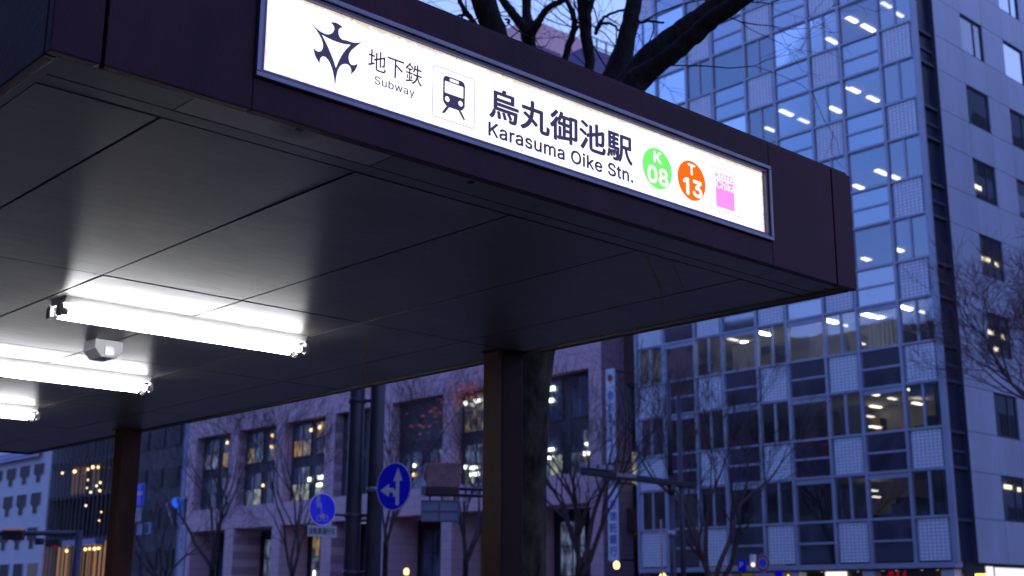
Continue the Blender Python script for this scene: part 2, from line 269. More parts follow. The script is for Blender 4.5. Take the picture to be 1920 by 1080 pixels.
def text_pts(body, bold=0.0, extrude=0.0, res=4, spacing=1.0):
    cu = bpy.data.curves.new('lettering', 'FONT'); cu.body = body; cu.offset = bold; cu.extrude = extrude; cu.resolution_u = res
    cu.fill_mode = 'FRONT' if extrude == 0 else 'BOTH'
    cu.space_character = spacing
    to = bpy.data.objects.new('lettering', cu); COL.objects.link(to)
    dg = bpy.context.evaluated_depsgraph_get()
    me = bpy.data.meshes.new_from_object(to.evaluated_get(dg))
    bpy.data.objects.remove(to); bpy.data.curves.remove(cu)
    return me
GLYPHS = json.loads("""
{"-":[453,[[[337,244,263,244,337,226],[337,188,337,207,263,188],[114,188,188,188,114,207],[114,244,114,226,188,244]]]],".":[188,[[[95,-4,108,-4,83,-4],
[63,9,72,0,54,18],[50,41,50,28,50,54],[63,73,54,65,72,82],[95,87,83,87,108,87],[128,73,119,82,137,65],[141,41,141,54,141,28],[128,9,137,18,119,0]]]],
"0":[453,[[[227,-7,264,-7,189,-7],[130,24,157,3,103,45],[69,113,83,74,55,152],[48,254,48,199,48,309],[69,395,55,356,83,434],[130,484,104,464,157,505],
[227,516,189,516,264,516],[323,484,296,505,350,464],[384,395,370,434,398,356],[405,254,405,309,405,199],[384,113,398,152,370,74],[323,24,350,45,297,3]],
[[227,50,202,50,252,50],[290,74,273,58,308,90],[330,144,321,113,339,174],[344,254,344,211,344,297],[330,365,339,334,321,395],[290,435,308,419,273,451],
[227,460,252,460,202,460],[163,435,180,451,146,419],[123,365,132,395,114,334],[109,254,109,297,109,211],[123,144,114,174,132,113],
[163,74,146,90,180,58]]]],"1":[380,[[[165,436,165,436,165,436],[50,358,50,358,50,358],[50,425,50,425,50,425],[172,509,172,509,172,509],
[235,509,235,509,235,509],[235,0,235,0,235,0],[165,0,165,0,165,0]]]],"2":[453,[[[64,0,172,0,64,16],[64,47,64,32,121,108],[234,229,177,168,254,249],
[282,282,270,267,295,298],[311,327,304,313,317,341],[320,371,320,356,320,390],[308,419,316,405,299,432],[273,449,288,442,259,456],
[224,460,242,460,204,460],[172,447,187,456,158,439],[139,413,147,428,131,399],[127,362,127,382,107,362],[66,362,86,362,66,392],[86,442,72,419,100,465],
[143,496,119,483,167,509],[225,516,194,516,255,516],[306,497,282,509,329,484],[361,445,348,467,374,424],[381,372,381,399,381,354],
[371,318,378,335,364,300],[336,259,353,280,319,237],[267,180,296,211,229,140],[153,60,191,100,153,59],[153,57,153,58,231,57],[389,57,310,57,389,38],
[389,0,389,19,281,0]]]],"3":[453,[[[218,-7,252,-7,187,-7],[133,10,158,-1,107,21],[70,57,86,37,54,78],[44,132,46,103,66,132],[109,132,87,132,111,114],
[126,87,117,99,136,75],[165,59,149,65,181,53],[219,50,199,50,239,50],[275,61,258,53,292,68],[315,93,305,79,324,107],[329,145,329,124,329,163],
[316,196,325,181,307,212],[275,234,293,224,256,243],[201,248,231,248,186,248],[157,248,172,248,157,265],[157,299,157,282,200,349],
[288,448,244,399,288,450],[288,452,288,451,215,452],[70,452,142,452,70,471],[70,509,70,490,171,509],[372,509,272,509,372,493],[372,461,372,477,319,400],
[211,278,265,339,211,282],[211,289,211,285,249,293],[308,276,281,288,335,263],[371,222,356,246,386,199],[393,145,393,173,393,115],
[370,66,385,89,355,43],[309,12,335,25,282,0]]]],"8":[453,[[[226,-7,260,-7,192,-7],[136,11,162,-1,109,24],[74,62,89,40,59,83],[52,135,52,108,52,157],
[65,195,56,177,74,213],[101,241,86,229,116,253],[153,265,133,261,153,265],[153,267,153,266,128,273],[93,308,108,287,78,329],[70,380,70,353,70,406],
[90,450,77,429,104,470],[146,498,122,486,169,510],[226,516,196,516,256,516],[306,498,283,510,329,486],[361,450,348,470,375,429],
[382,380,382,406,382,353],[359,308,374,329,344,287],[300,267,325,273,300,266],[300,265,300,265,319,261],[351,241,336,253,366,229],
[387,195,378,213,396,177],[401,135,401,157,401,108],[378,62,393,83,364,40],[317,11,343,24,291,-1]],[[226,49,204,49,249,49],[285,60,268,53,301,68],
[323,91,314,78,332,105],[337,139,337,121,337,158],[322,189,332,174,313,203],[283,223,300,214,266,231],[226,235,247,235,205,235],
[169,223,186,231,152,214],[130,189,139,203,120,174],[115,139,115,158,115,121],[129,91,120,105,138,78],[167,60,151,68,184,53]],
[[226,290,208,290,244,290],[274,300,260,293,288,307],[307,330,299,318,315,343],[319,376,319,358,319,393],[308,420,315,407,300,433],
[275,449,289,443,261,456],[226,460,245,460,208,460],[177,449,191,456,163,443],[145,420,152,433,137,407],[133,376,133,393,133,358],
[145,330,137,343,152,318],[178,300,163,307,192,293]]]],"A":[480,[[[16,0,39,0,78,170],[201,509,140,339,226,509],[276,509,251,509,338,339],
[463,0,401,170,440,0],[395,0,418,0,359,101],[287,302,323,202,281,321],[264,372,273,344,255,400],[232,478,245,435,236,478],[245,478,241,478,233,435],
[213,371,222,399,204,343],[191,302,196,320,155,202],[85,0,120,101,62,0]],[[110,142,197,142,110,161],[110,199,110,180,197,199],[370,199,283,199,370,180],
[370,142,370,161,283,142]]]],"C":[510,[[[267,-7,293,-7,223,-7],[150,25,184,4,116,46],[70,115,89,76,50,154],[40,254,40,201,40,308],
[70,393,50,354,89,432],[150,484,116,462,184,505],[267,516,223,516,293,516],[340,504,317,512,363,497],[402,471,384,486,420,457],
[448,418,436,439,460,398],[473,348,468,374,451,348],[408,348,430,348,404,366],[389,395,398,381,381,408],[357,428,370,419,345,438],
[315,449,331,444,300,454],[267,456,284,456,236,456],[184,432,208,448,159,417],[125,364,139,394,111,334],[103,254,103,297,103,211],
[125,145,111,175,140,115],[184,76,159,92,209,61],[267,53,236,53,284,53],[315,60,300,55,331,65],[357,81,345,71,370,90],[389,114,381,101,398,128],
[408,160,404,143,430,160],[473,160,451,160,469,135],[448,91,460,111,436,70],[402,38,421,52,384,23],[341,5,363,12,318,-3]]]],
"K":[467,[[[104,145,146,189,104,169],[104,216,104,193,116,232],[139,261,128,247,151,275],[174,303,162,290,187,317],[212,344,199,331,262,399],
[364,509,313,454,392,509],[448,509,420,509,376,431],[231,276,304,353,230,276],[228,276,229,276,187,233]],[[60,0,82,0,60,170],[60,509,60,339,82,509],
[125,509,103,509,125,451],[125,334,125,392,124,298],[124,225,124,261,124,214],[125,193,124,204,125,129],[125,0,125,64,103,0]],[[372,0,398,0,311,86],
[188,259,249,173,201,276],[228,309,215,293,302,206],[449,0,375,103,423,0]]]],"O":[533,[[[267,-7,311,-7,223,-7],[150,25,184,4,116,46],
[70,115,90,76,50,154],[40,254,40,201,40,308],[70,393,50,354,90,432],[150,484,116,462,184,505],[267,516,223,516,311,516],[384,484,350,505,418,462],
[464,393,444,432,483,354],[493,254,493,308,493,201],[464,115,483,154,444,76],[384,25,418,46,350,4]],[[267,53,236,53,297,53],[349,76,325,61,374,91],
[408,144,394,114,423,174],[430,254,430,211,430,298],[408,365,423,335,394,395],[349,433,374,417,325,448],[267,456,297,456,236,456],
[184,433,209,448,159,417],[125,364,140,394,111,334],[103,254,103,297,103,211],[125,144,111,174,140,114],[184,76,159,92,209,61]]]],
"P":[445,[[[60,0,82,0,60,170],[60,509,60,339,118,509],[235,509,177,509,274,509],[332,487,307,502,358,473],[390,430,377,454,402,405],
[409,348,409,378,409,317],[390,265,402,290,377,241],[332,207,358,222,307,193],[235,186,274,186,193,186],[109,186,151,186,109,205],
[109,242,109,224,150,242],[233,242,191,242,259,242],[297,256,281,247,313,265],[333,294,325,278,341,310],[344,348,344,328,344,368],
[333,402,341,386,325,417],[297,439,313,430,280,448],[232,452,259,452,196,452],[125,452,160,452,125,301],[125,0,125,151,103,0]]]],
"S":[447,[[[224,-9,263,-9,187,-9],[128,9,155,-3,100,21],[64,60,79,38,49,82],[38,137,40,107,60,137],[104,137,82,137,106,117],[123,88,112,101,134,75],
[166,59,149,65,184,52],[224,49,203,49,247,49],[286,60,268,53,304,68],[329,92,319,78,340,105],[346,139,346,121,346,155],[332,179,341,169,323,189],
[296,205,311,198,281,211],[245,222,264,217,224,228],[184,239,204,234,142,251],[86,289,109,268,63,311],[52,372,52,339,52,401],[75,448,60,426,90,469],
[138,498,111,486,164,510],[227,516,194,516,261,516],[316,498,290,510,342,486],[377,449,362,469,392,428],[401,378,400,404,380,378],
[337,378,358,378,335,403],[302,437,323,423,281,451],[225,459,256,459,203,459],[167,448,184,455,151,441],[129,418,138,431,120,406],
[115,376,115,391,115,358],[131,334,120,344,142,323],[169,308,154,314,184,302],[212,293,199,297,230,289],[264,279,247,284,279,275],
[312,264,295,270,328,257],[359,238,344,248,373,227],[395,198,385,214,404,181],[408,139,408,162,408,111],[386,64,401,86,372,41],[323,11,351,24,296,-2]]]
],"T":[449,[[[32,452,85,452,32,471],[32,509,32,490,160,509],[417,509,288,509,417,490],[417,452,417,471,363,452],[257,452,310,452,257,301],
[257,0,257,151,235,0],[193,0,214,0,193,151],[193,452,193,301,139,452]]]],"U":[517,[[[259,-8,299,-8,219,-8],[154,15,184,0,124,31],[85,80,101,53,68,107],
[60,173,60,138,60,285],[60,509,60,397,81,509],[124,509,103,509,124,399],[124,178,124,288,124,154],[141,113,130,132,152,94],[187,68,167,79,207,57],
[259,52,231,52,287,52],[331,68,311,57,351,79],[377,113,366,94,387,132],[393,178,393,154,393,288],[393,509,393,399,414,509],[457,509,436,509,457,397],
[457,173,457,285,457,138],[433,80,449,107,416,53],[363,15,393,31,334,0]]]],"a":[389,[[[160,-9,182,-9,136,-9],[94,5,114,-4,75,14],[48,45,59,27,36,62],
[30,108,30,83,30,130],[43,161,35,147,52,175],[78,193,63,185,92,201],[125,211,108,207,143,215],[178,220,160,218,201,223],[234,227,219,225,248,228],
[265,235,258,231,272,239],[276,255,276,245,276,255],[276,257,276,256,276,272],[267,297,273,286,261,308],[240,322,252,316,228,328],
[196,331,213,331,178,331],[149,322,162,328,136,317],[118,301,126,309,110,292],[100,274,104,283,80,280],[41,291,61,285,50,314],[79,346,62,332,95,360],
[133,375,113,369,153,381],[194,384,173,384,208,384],[239,379,223,383,255,376],[286,360,271,370,301,351],[322,320,313,338,332,303],
[337,251,337,280,337,168],[337,0,337,84,317,0],[277,0,297,0,277,17],[277,52,277,35,275,52],[272,52,274,52,268,43],[252,25,261,34,243,15],
[215,1,230,7,200,-5]],[[170,45,155,45,193,45],[228,59,212,50,243,68],[263,93,255,79,271,107],[276,138,276,122,276,155],[276,190,276,173,273,187],
[259,182,268,184,251,180],[231,176,242,178,221,174],[200,171,210,172,190,170],[175,168,182,169,161,166],[134,159,147,163,121,154],
[103,139,111,148,96,131],[92,105,92,119,92,92],[102,72,95,81,109,63],[130,52,118,57,142,48]]]],"b":[424,[[[229,-8,261,-8,206,-8],[172,4,187,-4,158,12],
[138,31,146,21,129,42],[118,59,123,51,116,59],[112,59,114,59,112,39],[112,0,112,20,92,0],[53,0,72,0,53,170],[53,509,53,339,73,509],
[114,509,93,509,114,446],[114,319,114,382,115,319],[118,319,117,319,123,327],[137,346,129,336,145,356],[171,373,157,365,186,381],
[229,384,205,384,261,384],[313,361,289,376,337,345],[370,293,356,322,383,263],[390,189,390,229,390,149],[370,84,383,114,356,55],[313,16,337,32,289,0]],
[[220,47,197,47,244,47],[279,66,263,53,295,78],[316,117,308,95,324,138],[328,189,328,162,328,216],[316,261,324,240,308,282],[280,311,296,299,264,324],
[220,330,244,330,197,330],[161,312,177,324,145,300],[125,263,133,284,117,242],[113,189,113,217,113,161],[125,115,117,136,133,94],[162,65,146,77,178,53]
]]],"e":[404,[[[212,-8,238,-8,175,-8],[117,16,143,0,90,33],[56,85,70,56,41,114],[34,187,34,148,34,226],[55,290,41,260,69,319],[115,359,89,343,141,376],
[205,384,171,384,226,384],[266,374,246,381,285,367],[319,341,303,356,335,326],[357,282,348,306,366,258],[371,194,371,228,371,186],
[371,169,371,169,371,169],[308,169,308,169,308,169],[310,202,319,208,310,227],[298,269,306,249,290,288],[263,314,278,303,247,325],
[205,330,228,330,182,330],[146,313,163,325,130,302],[109,270,118,288,100,251],[96,211,96,232,96,200],[96,178,96,189,96,150],[110,106,101,126,120,87],
[151,61,134,72,168,51],[212,46,189,46,228,46],[254,53,241,48,266,57],[285,73,277,64,294,82],[306,105,301,93,325,101],[365,91,345,96,359,71],
[335,39,349,54,321,24],[283,4,303,13,262,-4]],[[80,169,80,169,80,169],[80,221,80,221,80,221],[322,221,322,221,322,221],[322,169,322,169,322,169]]]],
"h":[410,[[[114,227,114,249,114,151],[114,0,114,76,93,0],[53,0,73,0,53,170],[53,509,53,339,73,509],[114,509,93,509,114,435],[114,287,114,361,110,287],
[102,287,106,287,114,322],[152,362,131,347,174,377],[227,384,199,384,253,384],[295,369,276,379,315,358],[341,321,330,342,352,299],
[357,240,357,273,357,160],[357,0,357,80,337,0],[296,0,316,0,296,78],[296,235,296,157,296,265],[273,304,288,288,258,321],[210,329,237,329,192,329],
[161,317,175,325,146,309],[126,283,135,298,118,267]]]],"i":[167,[[[53,0,73,0,53,126],[53,379,53,253,73,379],[114,379,93,379,114,253],
[114,0,114,126,93,0]],[[84,443,95,443,72,443],[54,455,62,447,45,462],[41,483,41,472,41,494],[54,512,45,504,62,520],[84,524,72,524,95,524],
[114,512,106,520,122,504],[126,483,126,494,126,472],[114,455,122,462,106,447]]]],"k":[381,[[[110,137,132,158,110,162],[110,212,110,187,113,212],
[121,212,117,212,175,268],[284,379,230,323,310,379],[360,379,335,379,301,319],[184,199,243,259,182,199],[177,199,179,199,155,178]],[[53,0,73,0,53,170],
[53,509,53,339,73,509],[114,509,93,509,114,339],[114,0,114,170,93,0]],[[294,0,320,0,245,62],[148,186,197,124,162,200],[191,229,177,214,252,152],
[372,0,312,76,346,0]]]],"m":[610,[[[53,0,73,0,53,126],[53,379,53,253,72,379],[112,379,92,379,112,351],[112,295,112,323,111,295],
[108,295,109,295,113,316],[132,346,121,332,144,359],[172,376,157,369,187,383],[219,386,203,386,247,386],[287,361,270,378,305,344],
[321,295,316,322,318,295],[312,295,315,295,317,313],[337,343,325,329,349,357],[381,375,364,367,398,382],[437,386,416,386,459,386],
[497,372,479,381,515,362],[541,328,530,348,551,309],[557,255,557,285,557,170],[557,0,557,85,536,0],[496,0,516,0,496,85],[496,254,496,169,496,281],
[473,313,488,301,457,325],[419,330,439,330,402,330],[374,320,387,327,362,313],[345,290,352,303,339,278],[335,247,335,263,335,165],[335,0,335,82,315,0],
[274,0,295,0,274,87],[274,260,274,173,274,281],[253,311,267,298,239,324],[199,330,221,330,185,330],[158,320,171,327,144,313],[126,289,134,303,118,276],
[114,238,114,258,114,159],[114,0,114,79,93,0]]]],"n":[410,[[[114,227,114,249,114,151],[114,0,114,76,93,0],[53,0,73,0,53,126],[53,379,53,253,72,379],
[112,379,92,379,112,349],[112,287,112,318,109,287],[102,287,106,287,114,322],[152,362,131,347,174,377],[227,384,199,384,253,384],
[295,369,276,379,314,358],[341,321,330,342,352,299],[357,240,357,273,357,160],[357,0,357,80,337,0],[296,0,316,0,296,78],[296,235,296,157,296,265],
[273,304,288,288,258,321],[210,329,237,329,192,329],[161,317,175,325,146,309],[126,283,135,298,118,267]]]],"r":[259,[[[53,0,73,0,53,126],
[53,379,53,253,72,379],[112,379,92,379,112,360],[112,321,112,340,113,321],[115,321,114,321,122,340],[152,367,135,355,170,379],[213,385,190,385,218,385],
[229,384,223,385,235,384],[243,384,240,384,243,363],[243,322,243,343,242,323],[230,324,237,323,223,325],[207,326,215,326,189,326],
[159,315,173,322,145,307],[126,284,134,297,118,270],[114,237,114,255,114,158],[114,0,114,79,93,0]]]],"s":[365,[[[182,-8,211,-8,156,-8],
[112,3,133,-4,92,11],[62,38,75,23,49,53],[36,94,40,72,55,98],[94,107,74,102,99,86],[124,60,109,70,139,50],[181,45,158,45,208,45],[244,62,229,51,260,74],
[268,103,268,87,268,116],[254,136,263,127,245,144],[212,155,231,151,191,160],[149,170,170,165,115,178],[72,208,89,191,55,225],[47,274,47,247,47,296],
[65,332,53,315,77,348],[115,370,94,361,136,380],[187,384,160,384,213,384],[254,372,235,380,272,365],[299,339,287,353,310,325],[324,290,319,309,305,286],
[268,277,287,281,263,292],[243,316,255,304,230,327],[187,333,212,333,165,333],[131,317,146,327,116,306],[109,277,109,293,109,263],
[124,243,114,252,134,235],[172,223,150,228,191,218],[229,209,210,214,264,201],[306,171,290,188,323,154],[331,107,331,133,331,84],[312,47,325,64,300,30],
[260,6,282,16,237,-3]]]],"t":[227,[[[204,379,138,379,204,362],[204,327,204,344,138,327],[6,327,72,327,6,344],[6,379,6,362,72,379]],
[[65,471,65,345,85,471],[126,471,106,471,126,347],[126,98,126,222,126,81],[136,61,129,69,143,54],[170,50,154,50,174,50],[185,51,179,50,191,52],
[202,54,197,53,206,36],[213,2,209,19,207,0],[192,-3,200,-2,184,-4],[168,-4,176,-4,136,-4],[92,21,110,4,74,38],[65,93,65,62,65,219]]]],
"u":[410,[[[182,-5,211,-5,157,-5],[115,11,134,0,95,21],[69,59,80,37,58,80],[53,139,53,107,53,219],[53,379,53,299,73,379],[114,379,93,379,114,301],
[114,144,114,222,114,114],[137,75,121,91,152,58],[200,50,173,50,218,50],[249,62,235,54,264,70],[283,97,275,81,292,112],[296,153,296,131,296,228],
[296,379,296,304,316,379],[357,379,337,379,357,253],[357,0,357,126,337,0],[298,0,318,0,298,31],[298,92,298,61,301,92],[307,92,304,92,295,57],
[257,17,279,32,235,2]]]],"w":[567,[[[138,0,158,0,99,126],[23,379,61,253,44,379],[87,379,66,379,103,324],[133,214,118,269,140,191],
[154,137,147,165,161,108],[175,41,168,76,172,41],[165,41,168,41,172,75],[186,135,179,106,193,163],[206,214,199,190,221,269],[252,379,237,324,273,379],
[316,379,295,379,332,324],[362,214,347,269,368,190],[382,136,375,164,388,107],[402,41,395,76,399,41],[391,41,395,41,399,75],[413,135,406,107,420,164],
[434,214,427,190,449,269],[480,379,465,324,502,379],[545,379,523,379,506,253],[429,0,468,126,409,0],[368,0,389,0,352,57],[319,172,335,114,314,189],
[305,225,309,207,300,243],[291,280,295,261,286,299],[277,338,281,318,281,338],[291,338,286,338,286,319],[277,280,281,299,272,261],
[263,225,267,243,258,206],[248,172,253,189,231,114],[199,0,215,57,178,0]]]],"y":[389,[[[47,-139,51,-140,52,-121],[61,-86,57,-103,65,-86],
[71,-87,68,-87,83,-90],[104,-89,94,-91,114,-87],[130,-74,122,-82,138,-66],[151,-36,145,-53,155,-24],[163,-1,159,-13,114,126],[17,379,66,252,40,379],
[84,379,62,379,111,305],[165,155,138,230,174,132],[187,87,181,109,193,64],[206,21,199,42,198,21],[184,21,191,21,190,42],[202,87,196,64,209,110],
[224,155,216,132,251,230],[305,379,278,305,327,379],[371,379,349,379,316,234],[204,-58,260,88,196,-78],[177,-107,187,-94,166,-120],
[139,-136,153,-129,125,-142],[91,-145,109,-145,81,-145],[65,-143,72,-144,57,-142]]]]
}
""".replace('\n', ''))
def _curve_mesh(splines):
    cu = bpy.data.curves.new('lettering', 'CURVE'); cu.dimensions = '2D'; cu.fill_mode = 'FRONT'; cu.resolution_u = 5
    for pts in splines:
        sp = cu.splines.new('BEZIER'); sp.bezier_points.add(len(pts)-1); sp.use_cyclic_u = True
        for b, q in zip(sp.bezier_points, pts):
            b.handle_left_type = b.handle_right_type = 'FREE'
            b.co = (q[0]/1000, q[1]/1000, 0); b.handle_left = (q[2]/1000, q[3]/1000, 0); b.handle_right = (q[4]/1000, q[5]/1000, 0)
    to = bpy.data.objects.new('lettering', cu); COL.objects.link(to)
    me = bpy.data.meshes.new_from_object(to.evaluated_get(bpy.context.evaluated_depsgraph_get()))
    bpy.data.objects.remove(to); bpy.data.curves.remove(cu)
    v = [tuple(q.co[:2]) for q in me.vertices]; f = [tuple(p.vertices) for p in me.polygons]; bpy.data.meshes.remove(me)
    return v, f
_gc = {}
def glyph(ch):
    """pieces of one letter (an outline with its holes each), as flat faces"""
    if ch in _gc: return _gc[ch]
    adv, sps = GLYPHS[ch]
    def area(p): return sum(a[0]*b[1]-b[0]*a[1] for a, b in zip(p, p[1:]+p[:1]))
    big = max(sps, key=lambda p: abs(area(p))); sg_ = 1 if area(big) > 0 else -1
    outs = [p for p in sps if area(p)*sg_ > 0]; holes = [p for p in sps if area(p)*sg_ <= 0]
    bb = lambda p: (min(q[0] for q in p), max(q[0] for q in p), min(q[1] for q in p), max(q[1] for q in p))
    pieces = []
    for o_ in outs:
        b = bb(o_); hs = [h for h in holes if b[0] <= bb(h)[0] and bb(h)[1] <= b[1] and b[2] <= bb(h)[2] and bb(h)[3] <= b[3]]
        pieces.append(_curve_mesh([o_]+hs))
    _gc[ch] = (adv/1000, pieces); return _gc[ch]
def text_on(name, body, m, parent, origin, ux, uy, w, h, bold=0.0, shear=0.0, spacing=1.0):
    """lettering fitted into a w x h box whose lower left corner is origin, along ux and uy; origin already lies proud of the surface"""
    layers = []                       # (verts2d, faces)
    if all(c in GLYPHS or c == ' ' for c in body):
        x = 0.0
        for ch in body:
            if ch == ' ': x += .20*spacing; continue
            adv, pcs = glyph(ch)
            for k, (v, f) in enumerate(pcs): layers.append(([(a+x, b) for a, b in v], f, k))
            x += adv + (spacing-1)*.4
    else:
        me = text_pts(body, 0.0, spacing=spacing)
        layers.append(([tuple(v.co[:2]) for v in me.vertices], [tuple(p.vertices) for p in me.polygons], 0)); bpy.data.meshes.remove(me)
    shifts = [(0, 0)] + ([(bold*cos(2*pi*k/8), bold*sin(2*pi*k/8)) for k in range(8)] if bold else [])
    V_, F_ = [], []
    for si, (dx, dy) in enumerate(shifts):
        for v, f, k in layers:
            i = len(V_); V_ += [(a+dx, b+dy, (si*4+k)*.00003) for a, b in v]; F_ += [tuple(i+q for q in p) for p in f]
    x0, x1 = min(v[0] for v in V_), max(v[0] for v in V_); y0, y1 = min(v[1] for v in V_), max(v[1] for v in V_)
    ux, uy, origin = Vector(ux), Vector(uy), Vector(origin); nz = ux.cross(uy)
    co = []
    for a, b, d in V_:
        a = (a-x0)/(x1-x0)*w; b = (b-y0)/(y1-y0)*h
        co.append(tuple(origin + ux*(a+shear*b) + uy*b + nz*d))
    me = bpy.data.meshes.new(name); me.from_pydata(co, [], F_); me.update()
    me.materials.append(m)
    o = bpy.data.objects.new(name, me); COL.objects.link(o); put(o, parent)
    return o

# ------------------------------------------------------------------ ground
asphalt = mat('asphalt', (0.05, 0.05, 0.053), 0.75, var=0.3, scale=1.5, bump=0.4, bscale=120)
paving = mat('paving', (0.20, 0.165, 0.125), 0.8, var=0.2, scale=0.8, bump=0.2, bscale=60)
kerb_m = mat('kerbstone', (0.35, 0.35, 0.34), 0.8, var=0.15, scale=2)
white_paint = mat('road_paint', (0.75, 0.75, 0.73), 0.7, var=0.1, scale=3)
soil = mat('far_soil', (0.08, 0.08, 0.07), 0.9, var=0.2, scale=0.2)
def sheet(name, x0, y0, x1, y1, z, m):
    return struct(MB().quad((x0,y0,z),(x1,y0,z),(x1,y1,z),(x0,y1,z)).build(name, m))
sheet('ground', -900, -900, 1200, 1500, -0.13, soil)
sheet('road', 10.45, -250, 36.0, 400, -0.125, asphalt)
def walk(name, x0, x1):
    return struct(MB().box((x0, -250, -0.128), (x1, 400, 0.0)).build(name, paving))
walk('pavement', -21.0, 10.3); walk('far_pavement', 36.15, 80.0)
struct(MB().box((10.3, -250, -0.124), (10.45, 400, 0.005)).build('kerb', kerb_m))
struct(MB().box((36.0, -250, -0.124), (36.15, 400, 0.005)).build('far_kerb', kerb_m))
lm = MB()
for X in (14.2, 18.0, 28.4, 32.2):
    for k in range(-10, 36): lm.quad((X-.07, k*10, -.121), (X+.07, k*10, -.121), (X+.07, k*10+5, -.121), (X-.07, k*10+5, -.121))
for X in (23.0, 23.4): lm.quad((X-.08, -250, -.121), (X+.08, -250, -.121), (X+.08, 400, -.121), (X-.08, 400, -.121))
struct(lm.build('road_markings', white_paint))

# ------------------------------------------------------------------ subway entrance canopy
SOF = 2.70                      # soffit height
X0, X1, YF, YB, ZT = 0.998, 4.232, 2.60, 10.56, 3.16
fascia_m = mat('fascia_paint', (0.030, 0.0095, 0.0165), 0.5, spec=0.14, var=0.45, scale=3.2, bump=0.12, bscale=160, col2=(0.072, 0.017, 0.032), stretch=(1, 1, .45), detail=9.0)
soffit_m = bpy.data.materials.new('soffit_panel'); soffit_m.use_nodes = True
def _soffit():
    n, l = soffit_m.node_tree.nodes, soffit_m.node_tree.links
    b = n['Principled BSDF']; geo = n.new('ShaderNodeNewGeometry'); oi = n.new('ShaderNodeObjectInfo')
    def noise(scale, detail, rough, st=None):
        no = n.new('ShaderNodeTexNoise'); no.inputs['Scale'].default_value = scale; no.inputs['Detail'].default_value = detail; no.inputs['Roughness'].default_value = rough
        if st:
            mp = n.new('ShaderNodeMapping'); mp.inputs['Scale'].default_value = st; l.new(geo.outputs['Position'], mp.inputs[0]); l.new(mp.outputs[0], no.inputs['Vector'])
        else: l.new(geo.outputs['Position'], no.inputs['Vector'])
        return no.outputs['Fac']
    def rng(v, a, b_, c, d):
        m_ = n.new('ShaderNodeMapRange'); l.new(v, m_.inputs[0])
        for k, q in enumerate((a, b_, c, d)): m_.inputs[k+1].default_value = q
        return m_.outputs[0]
    def mixc(f, a, b_, mode='MIX'):
        m_ = n.new('ShaderNodeMix'); m_.data_type = 'RGBA'; m_.blend_type = mode
        if hasattr(f, 'links'): l.new(f, m_.inputs[0])
        else: m_.inputs[0].default_value = f
        for k, q in ((6, a), (7, b_)):
            if hasattr(q, 'links'): l.new(q, m_.inputs[k])
            else: m_.inputs[k].default_value = (*q, 1)
        return m_.outputs[2]
    brush = noise(4, 8, .7, (1.2, 14, 1)); blot = noise(1.7, 8, .65); fine = noise(38, 6, .75)
    c = mixc(rng(blot, .35, .7, 0, 1), (0.115, 0.102, 0.085), (0.172, 0.153, 0.128))
    c = mixc(rng(fine, .60, .74, 0, .55), c, (0.040, 0.033, 0.026))            # fly specks and grime
    c = mixc(rng(noise(2.6, 9, .8, (1, .5, 1)), .60, .70, 0, .35), c, (0.20, 0.17, 0.135))     # dried water marks
    c = mixc(rng(oi.outputs['Random'], 0, 1, 0, .30), c, (0.07, 0.068, 0.066))  # panels age differently
    # smoke-dark ring round the first recessed spot
    sub = n.new('ShaderNodeVectorMath'); sub.operation = 'SUBTRACT'; l.new(geo.outputs['Position'], sub.inputs[0]); sub.inputs[1].default_value = (1.693, 2.665, 2.70)
    ln = n.new('ShaderNodeVectorMath'); ln.operation = 'LENGTH'; l.new(sub.outputs[0], ln.inputs[0])
    dd = n.new('ShaderNodeMath'); dd.operation = 'ADD'; l.new(ln.outputs['Value'], dd.inputs[0]); l.new(rng(fine, .2, .8, -.02, .02), dd.inputs[1])
    c = mixc(rng(dd.outputs[0], .02, .085, .9, 0), c, (0.03, 0.027, 0.024))
    l.new(c, b.inputs['Base Color'])
    l.new(rng(brush, .3, .7, .33, .45), b.inputs['Roughness'])
    b.inputs['Metallic'].default_value = 0.32; b.inputs['Specular IOR Level'].default_value = 0.5
    b.inputs['Anisotropic'].default_value = 0.55
    tg = n.new('ShaderNodeCombineXYZ'); tg.inputs[1].default_value = 1.0; l.new(tg.outputs[0], b.inputs['Tangent'])
    bp = n.new('ShaderNodeBump'); bp.inputs['Strength'].default_value = 0.08; bp.inputs['Distance'].default_value = 0.003
    l.new(brush, bp.inputs['Height'])
    b2 = n.new('ShaderNodeBump'); b2.inputs['Strength'].default_value = 0.25; b2.inputs['Distance'].default_value = 0.01
    l.new(noise(1.1, 2, .5), b2.inputs['Height']); l.new(bp.outputs[0], b2.inputs['Normal']); l.new(b2.outputs[0], b.inputs['Normal'])
_soffit()
soffit_pale = soffit_m.copy(); soffit_pale.name = 'soffit_panel_faded'      # one front panel has weathered paler than the rest
for nd in soffit_pale.node_tree.nodes:
    if nd.type == 'MIX' and not nd.inputs[6].is_linked and not nd.inputs[7].is_linked:
        nd.inputs[6].default_value = (.25, .215, .17, 1); nd.inputs[7].default_value = (.34, .29, .23, 1)
joint_m = mat('joint_black', (0.006, 0.006, 0.007), 0.8)
edge_m = mat('edge_trim', (0.05, 0.045, 0.04), 0.5, metal=0.3, var=0.3, scale=8)
post_m = mat('post_paint', (0.027, 0.0115, 0.0085), 0.6, spec=.12, var=.45, scale=5, bump=0.2, bscale=90, stretch=(1, 1, .4))
alu = mat('sign_aluminium', (0.19, 0.18, 0.23), 0.35, metal=0.7, var=0.2, scale=9)

canopy = thing('subway_canopy', 'flat dark maroon subway entrance roof on square posts with panelled grey underside', 'canopy', (2.6, 6.6, 0))
# roof body above the panels
MB().box((X0+.03, YF+.03, SOF+.03), (X1-.03, YB-.03, ZT-.05)).build('roof', joint_m, canopy)
